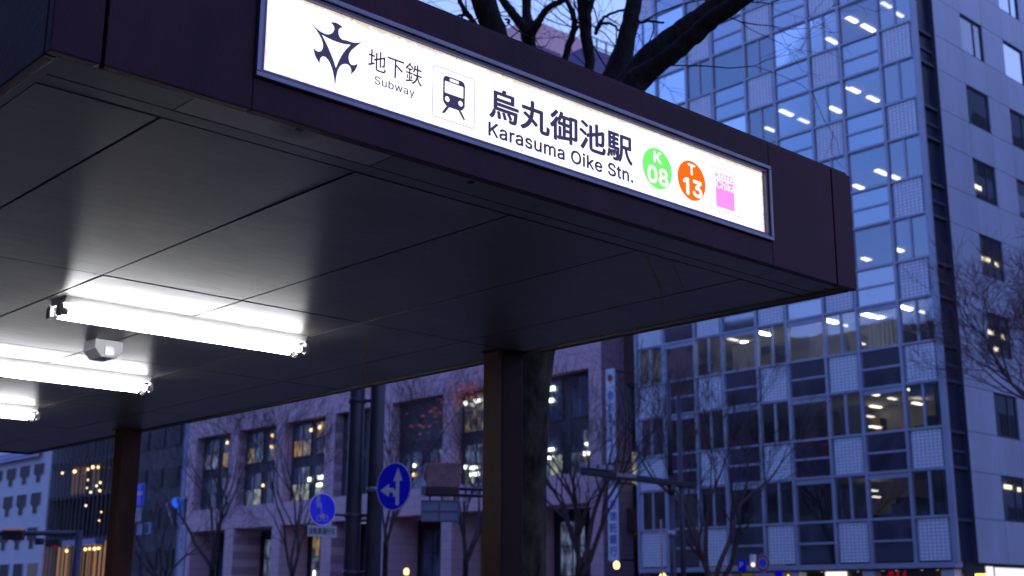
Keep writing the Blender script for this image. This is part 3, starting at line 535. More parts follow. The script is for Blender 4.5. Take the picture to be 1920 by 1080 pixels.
# fascia: front, made of separate sheets with open seams
def fascia_panel(a, b): return MB().box(a, b).build('fascia_panel', fascia_m, canopy, bevel=0.003)
T = 0.03
SX0, SX1, SZ0, SZ1 = 1.512, 3.686, 2.776, 3.066     # hole for the sign
fx = [X0, 1.121, 4.098, X1]
fascia_panel((fx[0], YF, SOF-.012), (fx[1]-.004, YF+T, ZT))
fascia_panel((fx[2]+.004, YF, SOF-.012), (fx[3], YF+T, ZT))
fascia_panel((fx[1]+.004, YF, SOF-.012), (SX0, YF+T, ZT))
fascia_panel((SX1, YF, SOF-.012), (fx[2]-.004, YF+T, ZT))
fascia_panel((SX0+.001, YF, SOF-.012), (SX1-.001, YF+T, SZ0))
fascia_panel((SX0+.001, YF, SZ1), (SX1-.001, YF+T, ZT))
ys = [YF+T+.002, 4.25, 5.9, 7.55, 9.2, YB-T-.002]
for k in range(5):
    fascia_panel((X0, ys[k]+.003, SOF-.012), (X0+T, ys[k+1]-.003, ZT))
    fascia_panel((X1-T, ys[k]+.003, SOF-.012), (X1, ys[k+1]-.003, ZT))
fascia_panel((X0, YB-T, SOF-.012), (X1, YB, ZT))
MB().box((X0+.01, YF+.01, ZT+.001), (X1-.01, YB-.01, ZT+.012)).build('roof_sheet', fascia_m, canopy)
# soffit: joint backing and panels
MB().box((X0+T+.002, YF+T+.002, SOF+.0262), (X1-T-.002, YB-T-.002, SOF+.0292)).build('joint_backing', joint_m, canopy)
sx = [X0+T+.03, 1.385, 1.995, 2.60, 3.205, 3.80, X1-T-.012]
sy = [YF+T+.004, 2.768, 2.832, 4.46, 6.02, 7.62, 8.79, YB-T-.01]
G = .0046
rr = random.Random(3)
for j in range(len(sy)-1):
    if j == 1:
        MB().box((sx[0], sy[1]+.003, SOF+.0005), (sx[-1], sy[2]-.004, SOF+.022)).build('trim_strip', soffit_m, canopy); continue
    for i in range(len(sx)-1):
        g = 0.0018 if j == 0 else G
        g2 = .0055 if j >= 2 else .0015
        pm = MB().box((sx[i]+g, sy[j]+g, SOF), (sx[i+1]-g, sy[j+1]-(.0045 if j == 0 else g), SOF+.022))
        t1, t2 = rr.uniform(-.0012, .0012), rr.uniform(-.0012, .0012)      # no panel hangs perfectly level
        mx_, my_ = (sx[i]+sx[i+1])/2, (sy[j]+sy[j+1])/2
        pm.v = [(x, y, z + (x-mx_)*t1*2 + (y-my_)*t2*1.2) for x, y, z in pm.v]
        pm.build('soffit_panel', soffit_pale if (i, j) == (1, 0) else soffit_m, canopy)
MB().box((X0+T+.003, YF+T+.003, SOF-.006), (X0+T+.026, YB-T-.003, SOF+.011)).build('side_trim', mat('side_trim', (0.16, 0.14, 0.12), .5, var=.3, scale=6), canopy)
# drip edge along the right and far edges
MB().box((X1-T-.010, YF+T+.003, SOF-.010), (X1-T-.001, YB-T-.003, SOF+.011)).build('drip_edge', edge_m, canopy)
# posts
PX0, PX1 = 4.062, 4.202
for (yc) in (4.474, 8.50):
    p = MB().box((PX0, yc, 0), (PX1, yc+.14, SOF-.001)).build('post', post_m, canopy, bevel=0.006)
    MB().box((PX0-.03, yc-.03, 0), (PX1+.03, yc+.17, .02)).build('base_plate', post_m, p)
for yc in (4.474, 8.50):          # angle cleats where the posts meet the roof
    MB().box((PX0-.035, yc+.02, SOF-.005), (PX0-.001, yc+.12, SOF-.0005)).build('post_cleat', post_m, canopy)
    MB().box((PX0-.006, yc+.02, SOF-.035), (PX0-.001, yc+.12, SOF-.0055)).build('post_cleat', post_m, canopy)
    MB().box((PX0+.02, yc-.03, SOF-.005), (PX0+.12, yc-.001, SOF-.0005)).build('post_cleat', post_m, canopy)
for (yc) in (4.474, 8.50):
    p = MB().box((X0+.03, yc, 0), (X0+.17, yc+.14, SOF-.001)).build('post', post_m, canopy, bevel=0.006)
# small recessed downlights and hole marks in the front strip
for px, py in ((562, 243), (883, 342)):
    c = on_z(px, py, SOF)
    MB().lathe((c.x, c.y, SOF-.004), [(.009, .002), (.012, .003), (.012, .006)], 16).build('recessed_spot', joint_m, canopy)
# water stains run down the underside near the far right corner: thin dried streaks
stain_m = mat('rust_stain', (0.24, 0.16, 0.115), 0.8, var=.6, scale=30)
def streak(pts, w):
    mb = MB(); P = [on_z(x, y, SOF-.0015) for x, y in pts]
    for a, b in zip(P, P[1:]):
        d = (b-a).normalized(); s_ = Vector((-d.y, d.x, 0))*w
        mb.quad(a-s_, a+s_, b+s_, b-s_)
    mb.build('rust_streak', stain_m, canopy)
streak([(1212, 483), (1226, 515), (1240, 545), (1242, 565), (1245, 588)], .0045)
streak([(1262, 497), (1276, 530), (1284, 556)], .0025)
streak([(689, 630), (688, 655), (682, 690), (682, 715)], .005)

# cobweb bits and dust caught in the joints round the lights
rs = random.Random(23); dm = MB()
for k in range(260):
    if rs.random() < .5: x, y_ = rs.choice(sx[1:6]) + rs.gauss(0, .004), rs.uniform(3.4, 8.6)
    else: x, y_ = rs.uniform(1.2, 3.9), rs.choice(sy[3:6]) + rs.gauss(0, .005)
    if rs.random() < .25: x, y_ = rs.gauss(2.6, .5), rs.choice((4.86, 5.02, 6.39, 6.55)) + rs.gauss(0, .02)
    a0 = rs.uniform(0, 6.28); L = rs.uniform(.003, .013); w_ = rs.uniform(.0012, .0035); z = SOF - rs.uniform(.0005, .006)
    d = Vector((cos(a0), sin(a0), -rs.uniform(0, .8))).normalized(); s_ = Vector((-sin(a0), cos(a0), 0))
    p = Vector((x, y_, z)); dm.poly([p-s_*w_, p+d*L*.5-s_*w_*.4, p+d*L, p+d*L*.6+s_*w_*.7, p+s_*w_])
dm.build('joint_dust', mat('dust', (.07, .06, .05), .95), canopy)['kind'] = 'stuff'

# ------------------------------------------------------------------ illuminated sign
sign = thing('station_sign', 'long white backlit subway station sign with dark lettering set in the canopy front', 'sign', (2.6, YF, 2.92))
face_m = bpy.data.materials.new('sign_face'); face_m.use_nodes = True
FZ0, FZ1, FX0, FX1 = 2.800, 3.040, 1.541, 3.655
def _face():
    n, l = face_m.node_tree.nodes, face_m.node_tree.links
    b = n['Principled BSDF']; b.inputs['Roughness'].default_value = 0.3
    b.inputs['Base Color'].default_value = (0.7, 0.7, 0.7, 1)
    geo = n.new('ShaderNodeNewGeometry'); sp = n.new('ShaderNodeSeparateXYZ'); l.new(geo.outputs['Position'], sp.inputs[0])
    def math_(op, a, bv):
        m_ = n.new('ShaderNodeMath'); m_.operation = op
        for i, q in enumerate((a, bv)):
            if hasattr(q, 'links'): l.new(q, m_.inputs[i])
            else: m_.inputs[i].default_value = q
        return m_.outputs[0]
    dz0 = math_('SUBTRACT', sp.outputs['Z'], FZ0); dz1 = math_('SUBTRACT', FZ1, sp.outputs['Z'])
    dx1 = math_('SUBTRACT', FX1, sp.outputs['X']); dx0 = math_('SUBTRACT', sp.outputs['X'], FX0)
    dmin = math_('MINIMUM', math_('MINIMUM', dz0, dz1), math_('MINIMUM', dx1, dx0))
    no = n.new('ShaderNodeTexNoise'); no.inputs['Scale'].default_value = 55; no.inputs['Detail'].default_value = 8; no.inputs['Roughness'].default_value = .75
    l.new(geo.outputs['Position'], no.inputs['Vector'])
    n2 = n.new('ShaderNodeTexNoise'); n2.inputs['Scale'].default_value = 6; n2.inputs['Detail'].default_value = 2
    l.new(geo.outputs['Position'], n2.inputs['Vector'])
    w = math_('MULTIPLY', math_('POWER', no.outputs['Fac'], 2.2), math_('MULTIPLY', n2.outputs['Fac'], 0.095))
    mr = n.new('ShaderNodeMapRange'); l.new(math_('SUBTRACT', dmin, w), mr.inputs[0])
    mr.inputs[1].default_value = -.006; mr.inputs[2].default_value = .006
    mx = n.new('ShaderNodeMix'); mx.data_type = 'RGBA'
    mx.inputs[6].default_value = (0.60, 0.50, 0.36, 1); mx.inputs[7].default_value = (1.0, 0.995, 0.985, 1)
    l.new(mr.outputs[0], mx.inputs[0]); l.new(mx.outputs[2], b.inputs['Emission Color'])
    b.inputs['Emission Strength'].default_value = 1.0
_face()
YS = YF + .010                      # lit face sits a little behind the fascia skin
face = MB().box((FX0, YS, FZ0), (FX1, YS+.012, FZ1)).build('lit_face', face_m, sign)
fr = MB()
def frame_ring(mb, x0, x1, z0, z1, w, ya, yb):
    mb.box((x0, ya, z0), (x1, yb, z0+w)); mb.box((x0, ya, z1-w), (x1, yb, z1))
    mb.box((x0, ya, z0+w+.0005), (x0+w, yb, z1-w-.0005)); mb.box((x1-w, ya, z0+w+.0005), (x1, yb, z1-w-.0005))
frame_ring(fr, SX0+.002, SX1-.002, SZ0+.002, SZ1-.002, .013, YF-.012, YF+.026)
fr.build('outer_frame', alu, sign, bevel=.0015)
fr = MB(); frame_ring(fr, SX0+.017, SX1-.017, SZ0+.017, SZ1-.017, .010, YF-.004, YF+.026)
fr.build('inner_frame', mat('inner_trim', (0.10, 0.09, 0.15), .4, metal=.5, var=.3, scale=9), sign, bevel=.001)
MB().box((SX0+.003, YF+.0262, SZ0+.003), (SX1-.003, YF+.03, SZ1-.003)).build('back_plate', joint_m, sign)
# black specks of dirt along the inner edges
rs = random.Random(11); dm = MB()
for k in range(150):
    x = rs.uniform(FX0+.01, FX1-.01); top = rs.random() < .6
    r = rs.uniform(.0006, .0018)
    z = (FZ1 - abs(rs.gauss(0, .004)) - .001) if top else (FZ0 + abs(rs.gauss(0, .004)) + .001)
    if rs.random() < .18: x = FX1 - abs(rs.gauss(0, .005)) - .001; z = rs.uniform(FZ0, FZ1)
    a0 = rs.uniform(0, 6)
    dm.poly([(x + r*cos(a0+t)*rs.uniform(.6, 1.6), YS-.0009, z + r*sin(a0+t)*rs.uniform(.6, 1.3)) for t in (0, 1.2, 2.4, 3.7, 5)])
dm.build('grime_specks', mat('grime', (.05, .035, .02), .9, emit=(.25, .14, .05), estr=.25), sign)['kind'] = 'stuff'

ink = glow('backlit_ink', (0.034, 0.032, 0.092), 1.0)
plum = glow('backlit_plum', (0.045, 0.020, 0.050), 1.0)
white_lit = glow('backlit_white', (1, 1, 1), 1.0)
YL = YS - .0012
ex, ez = (1, 0, 0), (0, 0, 1)
def flat(name, polys, m, parent, y=YL):
    """flat film figures on the sign: filled outlines with holes via curve fill"""
    cu = bpy.data.curves.new(name, 'CURVE'); cu.dimensions = '2D'; cu.fill_mode = 'BOTH'; cu.extrude = 0.0003; cu.resolution_u = 6
    for pts, smooth in polys:
        if smooth:
            sp = cu.splines.new('BEZIER'); sp.bezier_points.add(len(pts)-1)
            for bp_, q in zip(sp.bezier_points, pts):
                bp_.co = (q[0], q[1], 0); tp = 'VECTOR' if (len(q) > 2 and q[2]) else 'AUTO'
                bp_.handle_left_type = tp; bp_.handle_right_type = tp
        else:
            sp = cu.splines.new('POLY'); sp.points.add(len(pts)-1)
            for bp_, q in zip(sp.points, pts): bp_.co = (q[0], q[1], 0, 1)
        sp.use_cyclic_u = True
    to = bpy.data.objects.new(name, cu); COL.objects.link(to)
    me = bpy.data.meshes.new_from_object(to.evaluated_get(bpy.context.evaluated_depsgraph_get()))
    bpy.data.objects.remove(to); bpy.data.curves.remove(cu)
    for v in me.vertices: v.co = (v.co.x, y - v.co.z, v.co.y)
    me.materials.clear(); me.materials.append(m); me.name = name
    o = bpy.data.objects.new(name, me); COL.objects.link(o); put(o, parent); return o
def rrect(x0, x1, z0, z1, r, n=6):
    out = []
    for cx, cz, a in ((x1-r, z1-r, 0), (x0+r, z1-r, 90), (x0+r, z0+r, 180), (x1-r, z0+r, 270)):
        for k in range(n+1):
            t = radians(a + 90*k/n); out.append((cx+r*cos(t), cz+r*sin(t)))
    return out
def circ(cx, cz, r, n=40, rz=None): return [(cx+r*cos(2*pi*k/n), cz+(rz or r)*sin(2*pi*k/n)) for k in range(n)]
V = 1
emb = [(1.6768,2.9823,V),(1.7136,2.9664),(1.7378,2.968),(1.7529,2.984),(1.7524,2.9948),(1.7414,3.0038,V),(1.7588,3.0081),(1.7814,3.0028,V),(1.77,2.9943),(1.7682,2.9795),(1.7765,2.968),(1.7944,2.9643+.004),(1.8193,2.9697),(1.845,2.9795,V),(1.8234,2.9576),(1.8064,2.9348),(1.8044,2.9153),(1.8131,2.9038),(1.8343,2.9125,V),(1.8278,2.8941),(1.8125,2.8743,V),(1.813,2.8896),(1.8043,2.8995),(1.7902,2.8983),(1.7749,2.8843),(1.7673,2.8601),(1.7636,2.825,V),(1.7589,2.8514),(1.7489,2.8794),(1.7378,2.8946),(1.7237,2.8996),(1.7139,2.8903),(1.7122,2.8759,V),(1.6984,2.8917),(1.6905,2.9139,V),(1.6992,2.9089),(1.7095,2.9091),(1.7193,2.9199),(1.7184,2.9383),(1.7072,2.9565),(1.6928,2.9705)]
emi = [(1.7146,2.9595,V),(1.7384,2.9557),(1.763,2.9542),(1.7877,2.9558),(1.8082,2.9601,V),(1.7886,2.934),(1.7756,2.9095),(1.7636,2.8783,V),(1.757,2.8943),(1.7436,2.9183),(1.7287,2.9416)]
flat('emblem', [(emb, True), (emi, True)], ink, sign)
def words(name, body, x0, x1, z0, z1, m, parent=sign, bold=0.0, y=YL, spacing=1.0):
    return text_on(name, body, m, parent, (x0, y, z0), ex, ez, x1-x0, z1-z0, bold, spacing=spacing)
words('lettering', '地下鉄', 1.868, 2.056, 2.9085, 2.9705, plum, bold=.004)
words('lettering', 'Subway', 1.8914, 2.0305, 2.8655, 2.8955, plum, bold=.005, spacing=1.06)
words('lettering', '烏丸御池駅', 2.3095, 2.9415, 2.8880, 2.9900, ink, bold=.026, spacing=1.02)
words('lettering', 'Karasuma Oike Stn.', 2.3071, 2.9425, 2.8300, 2.8765, ink, bold=.019, spacing=1.04)
line_m = glow('hairline', (0.36, 0.30, 0.37), 1.0)
card = flat('pictogram_card', [(rrect(2.0942, 2.2540, 2.8342, 2.9908, .012), False), (rrect(2.0966, 2.2516, 2.8366, 2.9884, .010), False)], line_m, sign)
tx0, tx1 = 2.1335, 2.2155
body_ = [(tx0, 2.958), (tx0+.003, 2.966), (tx0+.011, 2.9705), (tx1-.011, 2.9705), (tx1-.003, 2.966), (tx1, 2.958), (tx1, 2.893), (tx1-.006, 2.884), (tx1-.016, 2.877), (tx0+.016, 2.877), (tx0+.006, 2.884), (tx0, 2.893)]
flat('train_pictogram', [(body_, False), (rrect(tx0+.006, tx1-.006, 2.918, 2.954, .003), False), (rrect(tx0+.024, tx1-.024, 2.9575, 2.9665, .0025), False),
     (circ(tx0+.016, 2.9000, .0085), False), (circ(tx1-.016, 2.9000, .0085), False)], ink, sign)
flat('train_pictogram', [([(tx0+.013, 2.8765), (tx0+.024, 2.8765), (tx0+.006, 2.8535), (tx0-.004, 2.8535)], False),
     ([(tx1-.013, 2.8765), (tx1-.024, 2.8765), (tx1-.005, 2.8535), (tx1+.003, 2.8535)], False)], ink, sign)
green = glow('badge_green', (0.17, 0.78, 0.16), 1.0); orange = glow('badge_orange', (1.0, 0.135, 0.0), 1.0); pink = glow('card_pink', (0.93, 0.27, 1.0), 1.0)
b1 = flat('station_badge', [(circ(3.0645, 2.9110, .0745, rz=.0715), False)], green, sign)
words('lettering', 'K', 3.0450, 3.0850, 2.9300, 2.9705, white_lit, b1, bold=.03, y=YL-.001)
words('lettering', '08', 3.0125, 3.1180, 2.8535, 2.9165, white_lit, b1, bold=.026, y=YL-.001)
b2 = flat('station_badge', [(circ(3.2440, 2.9105, .0745, rz=.0715), False)], orange, sign)
words('lettering', 'T', 3.2230, 3.2635, 2.9295, 2.9705, white_lit, b2, bold=.03, y=YL-.001)
words('lettering', '13', 3.1960, 3.2990, 2.8535, 2.9165, white_lit, b2, bold=.030, y=YL-.001)
flat('shop_card', [(rrect(3.3473, 3.5087, 2.8343, 2.9927, .012), False), (rrect(3.3497, 3.5063, 2.8367, 2.9903, .010), False)], line_m, sign)
pk = flat('shop_card_square', [(rrect(3.3765, 3.4800, 2.8495, 2.9500, .0005), False)], pink, sign)
words('lettering', 'KOTO', 3.3765, 3.4790, 2.9540, 2.9765, glow('card_magenta', (0.72, 0.10, 0.80), 1.0), sign, bold=.008)
words('lettering', 'Chika', 3.3775, 3.4830, 2.9170, 2.9490, white_lit, pk, bold=.012, y=YL-.001)

# ------------------------------------------------------------------ twin tube fluorescent fittings under the canopy
tube_glow = glow('tube_glow', (0.95, 0.95, 1.0), 26.0)
batten_m = mat('batten_white', (0.62, 0.62, 0.62), .45, var=.1, scale=10)
holder_m = mat('holder_cream', (0.55, 0.53, 0.48), .4)
cap_m = mat('tube_cap', (0.6, 0.6, 0.62), .3, metal=.8)
def fitting(y, label):
    t = thing('fluorescent_light', label, 'ceiling light', (2.61, y+.07, SOF), 'fluorescent lights in a row under the canopy')
    xa, xb = 2.035, 3.195
    # batten: trapezoid section
    prof = [(0, -.001), (.15, -.001), (.135, -.026), (.015, -.026)]
    MB().prism([(xa, y+a, SOF+b) for a, b in prof], (xb-xa, 0, 0)).build('batten', batten_m, t)
    for dy in (.028, .122):
        c = MB().tube([(xa+.02, y+dy, SOF-.060), (xb-.02, y+dy, SOF-.060)], .0155, 14).build('tube', tube_glow, t)
        for xe, s in ((xa+.02, -1), (xb-.02, 1)):
            MB().tube([(xe+s*.001, y+dy, SOF-.060), (xe+s*.022, y+dy, SOF-.060)], .0162, 14).build('end_cap', cap_m, c)
            MB().prism([(xe+s*.023, y+dy-.016, SOF-.034), (xe+s*.023, y+dy+.016, SOF-.034), (xe+s*.023, y+dy+.018, SOF-.074), (xe+s*.023, y+dy, SOF-.084), (xe+s*.023, y+dy-.018, SOF-.074)], (s*.016, 0, 0)).build('lamp_holder', holder_m, t)
            MB().box((xe+s*.024, y+dy-.008, SOF-.034), (xe+s*.038, y+dy+.008, SOF-.027)).build('holder_bracket', holder_m, t)
    return t
fitting(4.868, 'fluorescent ceiling light nearest the illuminated sign, whole length in view')
fitting(6.395, 'fluorescent ceiling light second from the sign, left end cut by the frame')
fitting(7.915, 'fluorescent ceiling light farthest from the sign, only its end in view')
# small white junction box between the first two lights
bx = thing('speaker_box', 'small white faceted box on the canopy underside between two fluorescent lights', 'ceiling box', (2.56, 5.68, SOF))
MB().prism([(2.50, 5.60, SOF-.001), (2.64, 5.60, SOF-.001), (2.64, 5.60, SOF-.045), (2.605, 5.60, SOF-.085), (2.535, 5.60, SOF-.085), (2.50, 5.60, SOF-.045)], (0, .13, 0)).build('housing', batten_m, bx, bevel=.004)
MB().box((2.548, 5.594, SOF-.072), (2.592, 5.599, SOF-.03)).build('front_grille', cap_m, bx)

# ------------------------------------------------------------------ trees
bark = mat('bark', (0.028, 0.022, 0.017), 0.95, spec=.15, var=.6, scale=9, bump=1.0, bscale=22, stretch=(1, 1, .45), col2=(0.085, 0.075, 0.05), detail=9)
bark_dark = mat('bark_dark', (0.017, 0.014, 0.013), 0.95, spec=.15, var=.5, scale=14, bump=1.0, bscale=26, stretch=(1, 1, .4), col2=(.036, .031, .027))
twig_m = mat('twig', (0.080, 0.052, 0.054), 0.9, var=.3, scale=3)
def grow(mb, rnd, p, d, L, r, lev, up=0.12, spread=0.6, kids=(3, 3), decay=.68, nseg=4, sides=None, wob=.16, rmin=.006):
    pts, rad = [Vector(p)], [r]
    d = Vector(d).normalized(); q = Vector(p)
    r1 = max(r*.62, rmin*.7)
    for k in range(nseg):
        d = (d + Vector((rnd.gauss(0, wob), rnd.gauss(0, wob), rnd.gauss(0, wob*.6)+up*.5))).normalized()
        q = q + d*(L/nseg); pts.append(q.copy()); rad.append(r + (r1-r)*(k+1)/nseg)
    mb.tube(pts, rad, sides or (6 if r > .05 else 4 if r > .02 else 3), cap=False)
    if lev <= 0: return
    n = rnd.randint(*kids)
    for c in range(n):
        k = nseg if c < 2 else rnd.randint(1, nseg)
        b = pts[k]; base = (pts[k]-pts[k-1]).normalized()
        o = base.orthogonal().normalized(); o.rotate(Matrix.Rotation(rnd.uniform(0, 2*pi), 3, base))
        ang = spread*rnd.uniform(.5, 1.25)
        nd = base*cos(ang) + o*sin(ang)
        grow(mb, rnd, b, nd, L*decay*rnd.uniform(.75, 1.15), max(rad[k]*rnd.uniform(.55, .8), rmin), lev-1, up, spread, kids, decay, max(2, nseg-(lev < 3)), None, wob, rmin)
def street_tree(name, label, base, trunk_h, r, L, seed, lev=5, lean=(0, 0), nlimb=4, spread=.5, group='bare trees along the far pavement', mt=None, kids=(3, 3), rmin=.008, decay=.68, fan=.5):
    rnd = random.Random(seed)
    t = thing(name, label, 'tree', base, group)
    b = Vector(base); top = b + Vector((lean[0], lean[1], trunk_h))
    mb = MB(); mb.tube([b+Vector((0, 0, -.05)), b.lerp(top, .15), b.lerp(top, .55), top, top+Vector((lean[0]*.3, lean[1]*.3, .25))], [r*1.35, r*1.02, r*.92, r*.95, r*.6], 10)
    mb.build('trunk', mt or bark_dark, t)
    br = MB()
    for k in range(nlimb):
        a = 2*pi*(k+rnd.uniform(-.25, .25))/nlimb
        d = Vector((cos(a)*fan, sin(a)*fan, 1))
        grow(br, rnd, top + Vector((0, 0, -.1*k)), d, L*rnd.uniform(.85, 1.15), r*.58, lev, spread=spread, kids=kids, rmin=rmin, decay=decay)
    br.build('branches', mt or twig_m, t)
    return t, rnd, br

# near tree right behind the canopy, limbs seen above it
near = thing('zelkova_tree', 'large bare tree close behind the canopy with thick dark limbs above the roof', 'tree', ground_x(995, 6.9))
D0 = depth_of(Vector((6.9, ground_x(995, 6.9).y, EYE)))
def limb(path, depth, mb, sides=12, dd=0.0, jit=.004):
    pts, rad = [], []
    n = len(path)
    for k, (x, y, w) in enumerate(path):
        dp = depth + dd*k/(n-1)
        pts.append(at(x, y, dp)); rad.append(w/2/F_PX*dp)
    # resample smoothly
    P, R_ = [], []
    for k in range(n-1):
        p0, p1, p2, p3 = pts[max(k-1, 0)], pts[k], pts[k+1], pts[min(k+2, n-1)]
        for j in range(5):
            t = j/5
            q = 0.5*((2*p1) + (p2-p0)*t + (2*p0-5*p1+4*p2-p3)*t*t + (3*p1-p0-3*p2+p3)*t**3)
            P.append(q + Vector((random.gauss(0, jit), random.gauss(0, jit), random.gauss(0, jit)))); R_.append((rad[k]*(1-t)+rad[k+1]*t)*random.uniform(.96, 1.05))
    P.append(pts[-1]); R_.append(rad[-1])
    mb.tube(P, R_, sides)
    return P, R_
tb = MB()
g = ground_x(992, 6.9)
gp = [(992, 1480, 125), (992, 1400, 92), (985, 1200, 72), (986, 1080, 69), (990, 900, 67), (1000, 700, 72), (1020, 520, 92), (1062, 380, 112), (1090, 300, 96)]
limb(gp, D0, tb, 20, jit=.003)
tb.build('trunk', bark, near)
lb = MB(); tips = []
tips.append(limb([(1085, 330, 95), (1130, 215, 80), (1158, 140, 52), (1176, 70, 33), (1190, 0, 30), (1200, -90, 24), (1225, -220, 18)], D0-.1, lb, 14, .8))
tips.append(limb([(1110, 300, 90), (1165, 185, 66), (1215, 108, 42), (1262, 68, 38), (1310, 34, 37), (1352, 4, 38), (1420, -50, 30), (1520, -130, 22)], D0-.25, lb, 14, .2))
tips.append(limb([(1110, 300, 80), (1180, 170, 52), (1235, 122, 34), (1285, 82, 33), (1322, 48, 33), (1368, 14, 32), (1450, -40, 24)], D0-.35, lb, 14, -.4))
tips.append(limb([(1060, 390, 90), (1000, 260, 66), (955, 140, 48), (930, 70, 44), (908, 5, 47), (880, -80, 38), (840, -200, 26)], D0+.1, lb, 14, .6))
tips.append(limb([(960, 160, 22), (915, 90, 14), (893, 52, 11), (880, 32, 11), (868, 14, 9), (860, -6, 9), (842, -60, 7)], D0+.3, lb, 8, .4))
tips.append(limb([(1115, 64, 7), (1122, 50, 9), (1126, 43, 8), (1148, 45, 5), (1160, 58, 4)], D0+1.6, lb, 6, .1))
tips.append(limb([(1124, 44, 6), (1130, 35, 6), (1150, 23, 5), (1172, 19, 4), (1196, 30, 3)], D0+1.6, lb, 6, .1))
tips.append(limb([(1196, 41, 4), (1220, 40, 5), (1245, 42, 4)], D0, lb, 6, .1))
tips.append(limb([(884, 30, 5), (868, 29, 5), (857, 31, 4), (850, 38, 3)], D0+.3, lb, 6, .05))
tips.append(limb([(948, 36, 4), (955, 38, 5), (950, 43, 3)], D0+.3, lb, 6, .05))
rt = random.Random(5)
for P, R_ in tips:
    for k in range(4 if R_[0] > .05 else 2):
        i = rt.randrange(len(P)//4, len(P)-1)
        d = (P[i+1]-P[i]).normalized(); o = d.orthogonal(); o.rotate(Matrix.Rotation(rt.uniform(0, 6.28), 3, d))
        grow(lb, rt, P[i], d*.5 + o*.9 + Vector((0, 0, .3)), rt.uniform(.35, .8), .007, 3, up=.05, spread=.7, kids=(2, 3), wob=.22, rmin=.0016, decay=.72)
for P, R_ in tips:
    if R_[-1] > .018:       # the limbs go on above the frame
        grow(lb, rt, P[-1], P[-1]-P[-3]+Vector((0, 0, .02)), 1.3, R_[-1], 4, up=.12, spread=.5, kids=(2, 3), decay=.72, wob=.12, rmin=.003)
lb.build('branches', bark_dark, near)

behind = thing('zelkova_tree', 'slimmer forked bare tree farther behind the canopy, its thin stems above the roof', 'tree', ground_x(1000, 11.0))
D1 = depth_of(Vector((11.0, ground_x(1000, 11.0).y, EYE)))
tb = MB(); limb([(1000, 1400, 60), (1000, 1200, 46), (1003, 900, 44), (1008, 600, 46), (1022, 400, 52), (1030, 330, 46)], D1, tb, 14)
tb.build('trunk', bark, behind)
lb = MB(); tips = []
tips.append(limb([(1022, 390, 36), (1005, 220, 28), (993, 95, 25), (990, 55, 30), (987, 25, 17), (988, 0, 18), (990, -90, 14)], D1, lb, 10, .4))
tips.append(limb([(992, 62, 20), (975, 42, 19), (960, 24, 17), (943, 0, 15), (915, -50, 12)], D1, lb, 10, .3))
tips.append(limb([(995, 64, 18), (1006, 48, 15), (1018, 26, 13), (1036, 10, 12), (1056, 0, 11), (1090, -30, 9)], D1, lb, 10, -.3))
tips.append(limb([(1040, 330, 24), (1055, 200, 16), (1060, 110, 14), (1070, 75, 14), (1077, 50, 12), (1074, 25, 11), (1062, 0, 8)], D1+.4, lb, 8, .2))
tips.append(limb([(1035, 360, 34), (1085, 250, 24), (1105, 130, 19), (1100, 75, 22), (1096, 35, 25), (1090, 0, 18), (1080, -90, 14)], D1-.3, lb, 10, .3))
tips.append(limb([(1098, 40, 14), (1108, 5, 12), (1122, -50, 10)], D1-.2, lb, 8, .2))
tips.append(limb([(1080, 55, 6), (1092, 45, 5), (1098, 40, 5)], D1, lb, 6, 0))
for P, R_ in tips:
    for k in range(4):
        i = rt.randrange(len(P)//3, len(P)-1)
        d = (P[i+1]-P[i]).normalized(); o = d.orthogonal(); o.rotate(Matrix.Rotation(rt.uniform(0, 6.28), 3, d))
        grow(lb, rt, P[i], d*.5 + o*.9 + Vector((0, 0, .3)), rt.uniform(.5, 1.2), .009, 3, up=.05, spread=.7, kids=(2, 3), wob=.22, rmin=.0022, decay=.75)
for P, R_ in tips:
    if R_[-1] > .018:       # the limbs go on above the frame
        grow(lb, rt, P[-1], P[-1]-P[-3]+Vector((0, 0, .02)), 1.3, R_[-1], 4, up=.12, spread=.5, kids=(2, 3), decay=.72, wob=.12, rmin=.003)
lb.build('branches', bark_dark, behind)

XT = 38.5
TK = dict(lev=5, kids=(2, 4), decay=.76, rmin=.007)
street_tree('bare_tree', 'bare street tree in front of the middle of the blue glass office facade', ground_x(1340, XT), 2.2, .21, 3.1, 21, nlimb=5, spread=.40, fan=.42, **TK)
street_tree('bare_tree', 'bare street tree in front of the pink pillar between post and white banner', ground_x(1088, XT), 2.9, .23, 3.2, 33, nlimb=5, spread=.40, fan=.42, **TK)
street_tree('bare_tree', 'bare street tree before the pink building just left of the front post', ground_x(872, XT), 3.4, .14, 3.2, 45, nlimb=4, spread=.42, fan=.42, **TK)
street_tree('bare_tree', 'bare street tree in front of the pink building below the round bicycle sign', ground_x(545, XT+1), 3.0, .14, 3.9, 52, nlimb=4, spread=.42, fan=.45, **TK)
street_tree('bare_tree', 'bare street tree in front of the leftmost pink bays beside the white pylon', ground_x(394, XT+1), 3.6, .19, 3.6, 64, nlimb=5, spread=.42, fan=.5, **TK)
street_tree('bare_tree', 'bare tree in the dark gap between rear post and white pylon', ground_x(300, XT+3), 2.4, .17, 2.7, 75, nlimb=4, spread=.45, fan=.45, **TK)
street_tree('bare_tree', 'bare street tree before the pink building behind the twin steel poles', ground_x(720, XT+1), 4.4, .15, 3.6, 83, nlimb=4, spread=.42, fan=.42, **TK)
street_tree('red_twig_tree', 'bare tree with reddish twigs at the right edge before the panelled wall', ground_x(2035, 36.6), 6.2, .16, 2.1, 97, nlimb=7, spread=.52, lev=5, kids=(3, 4), decay=.74, rmin=.006, mt=mat('bark_red', (0.13, 0.065, 0.07), .9), fan=.75)
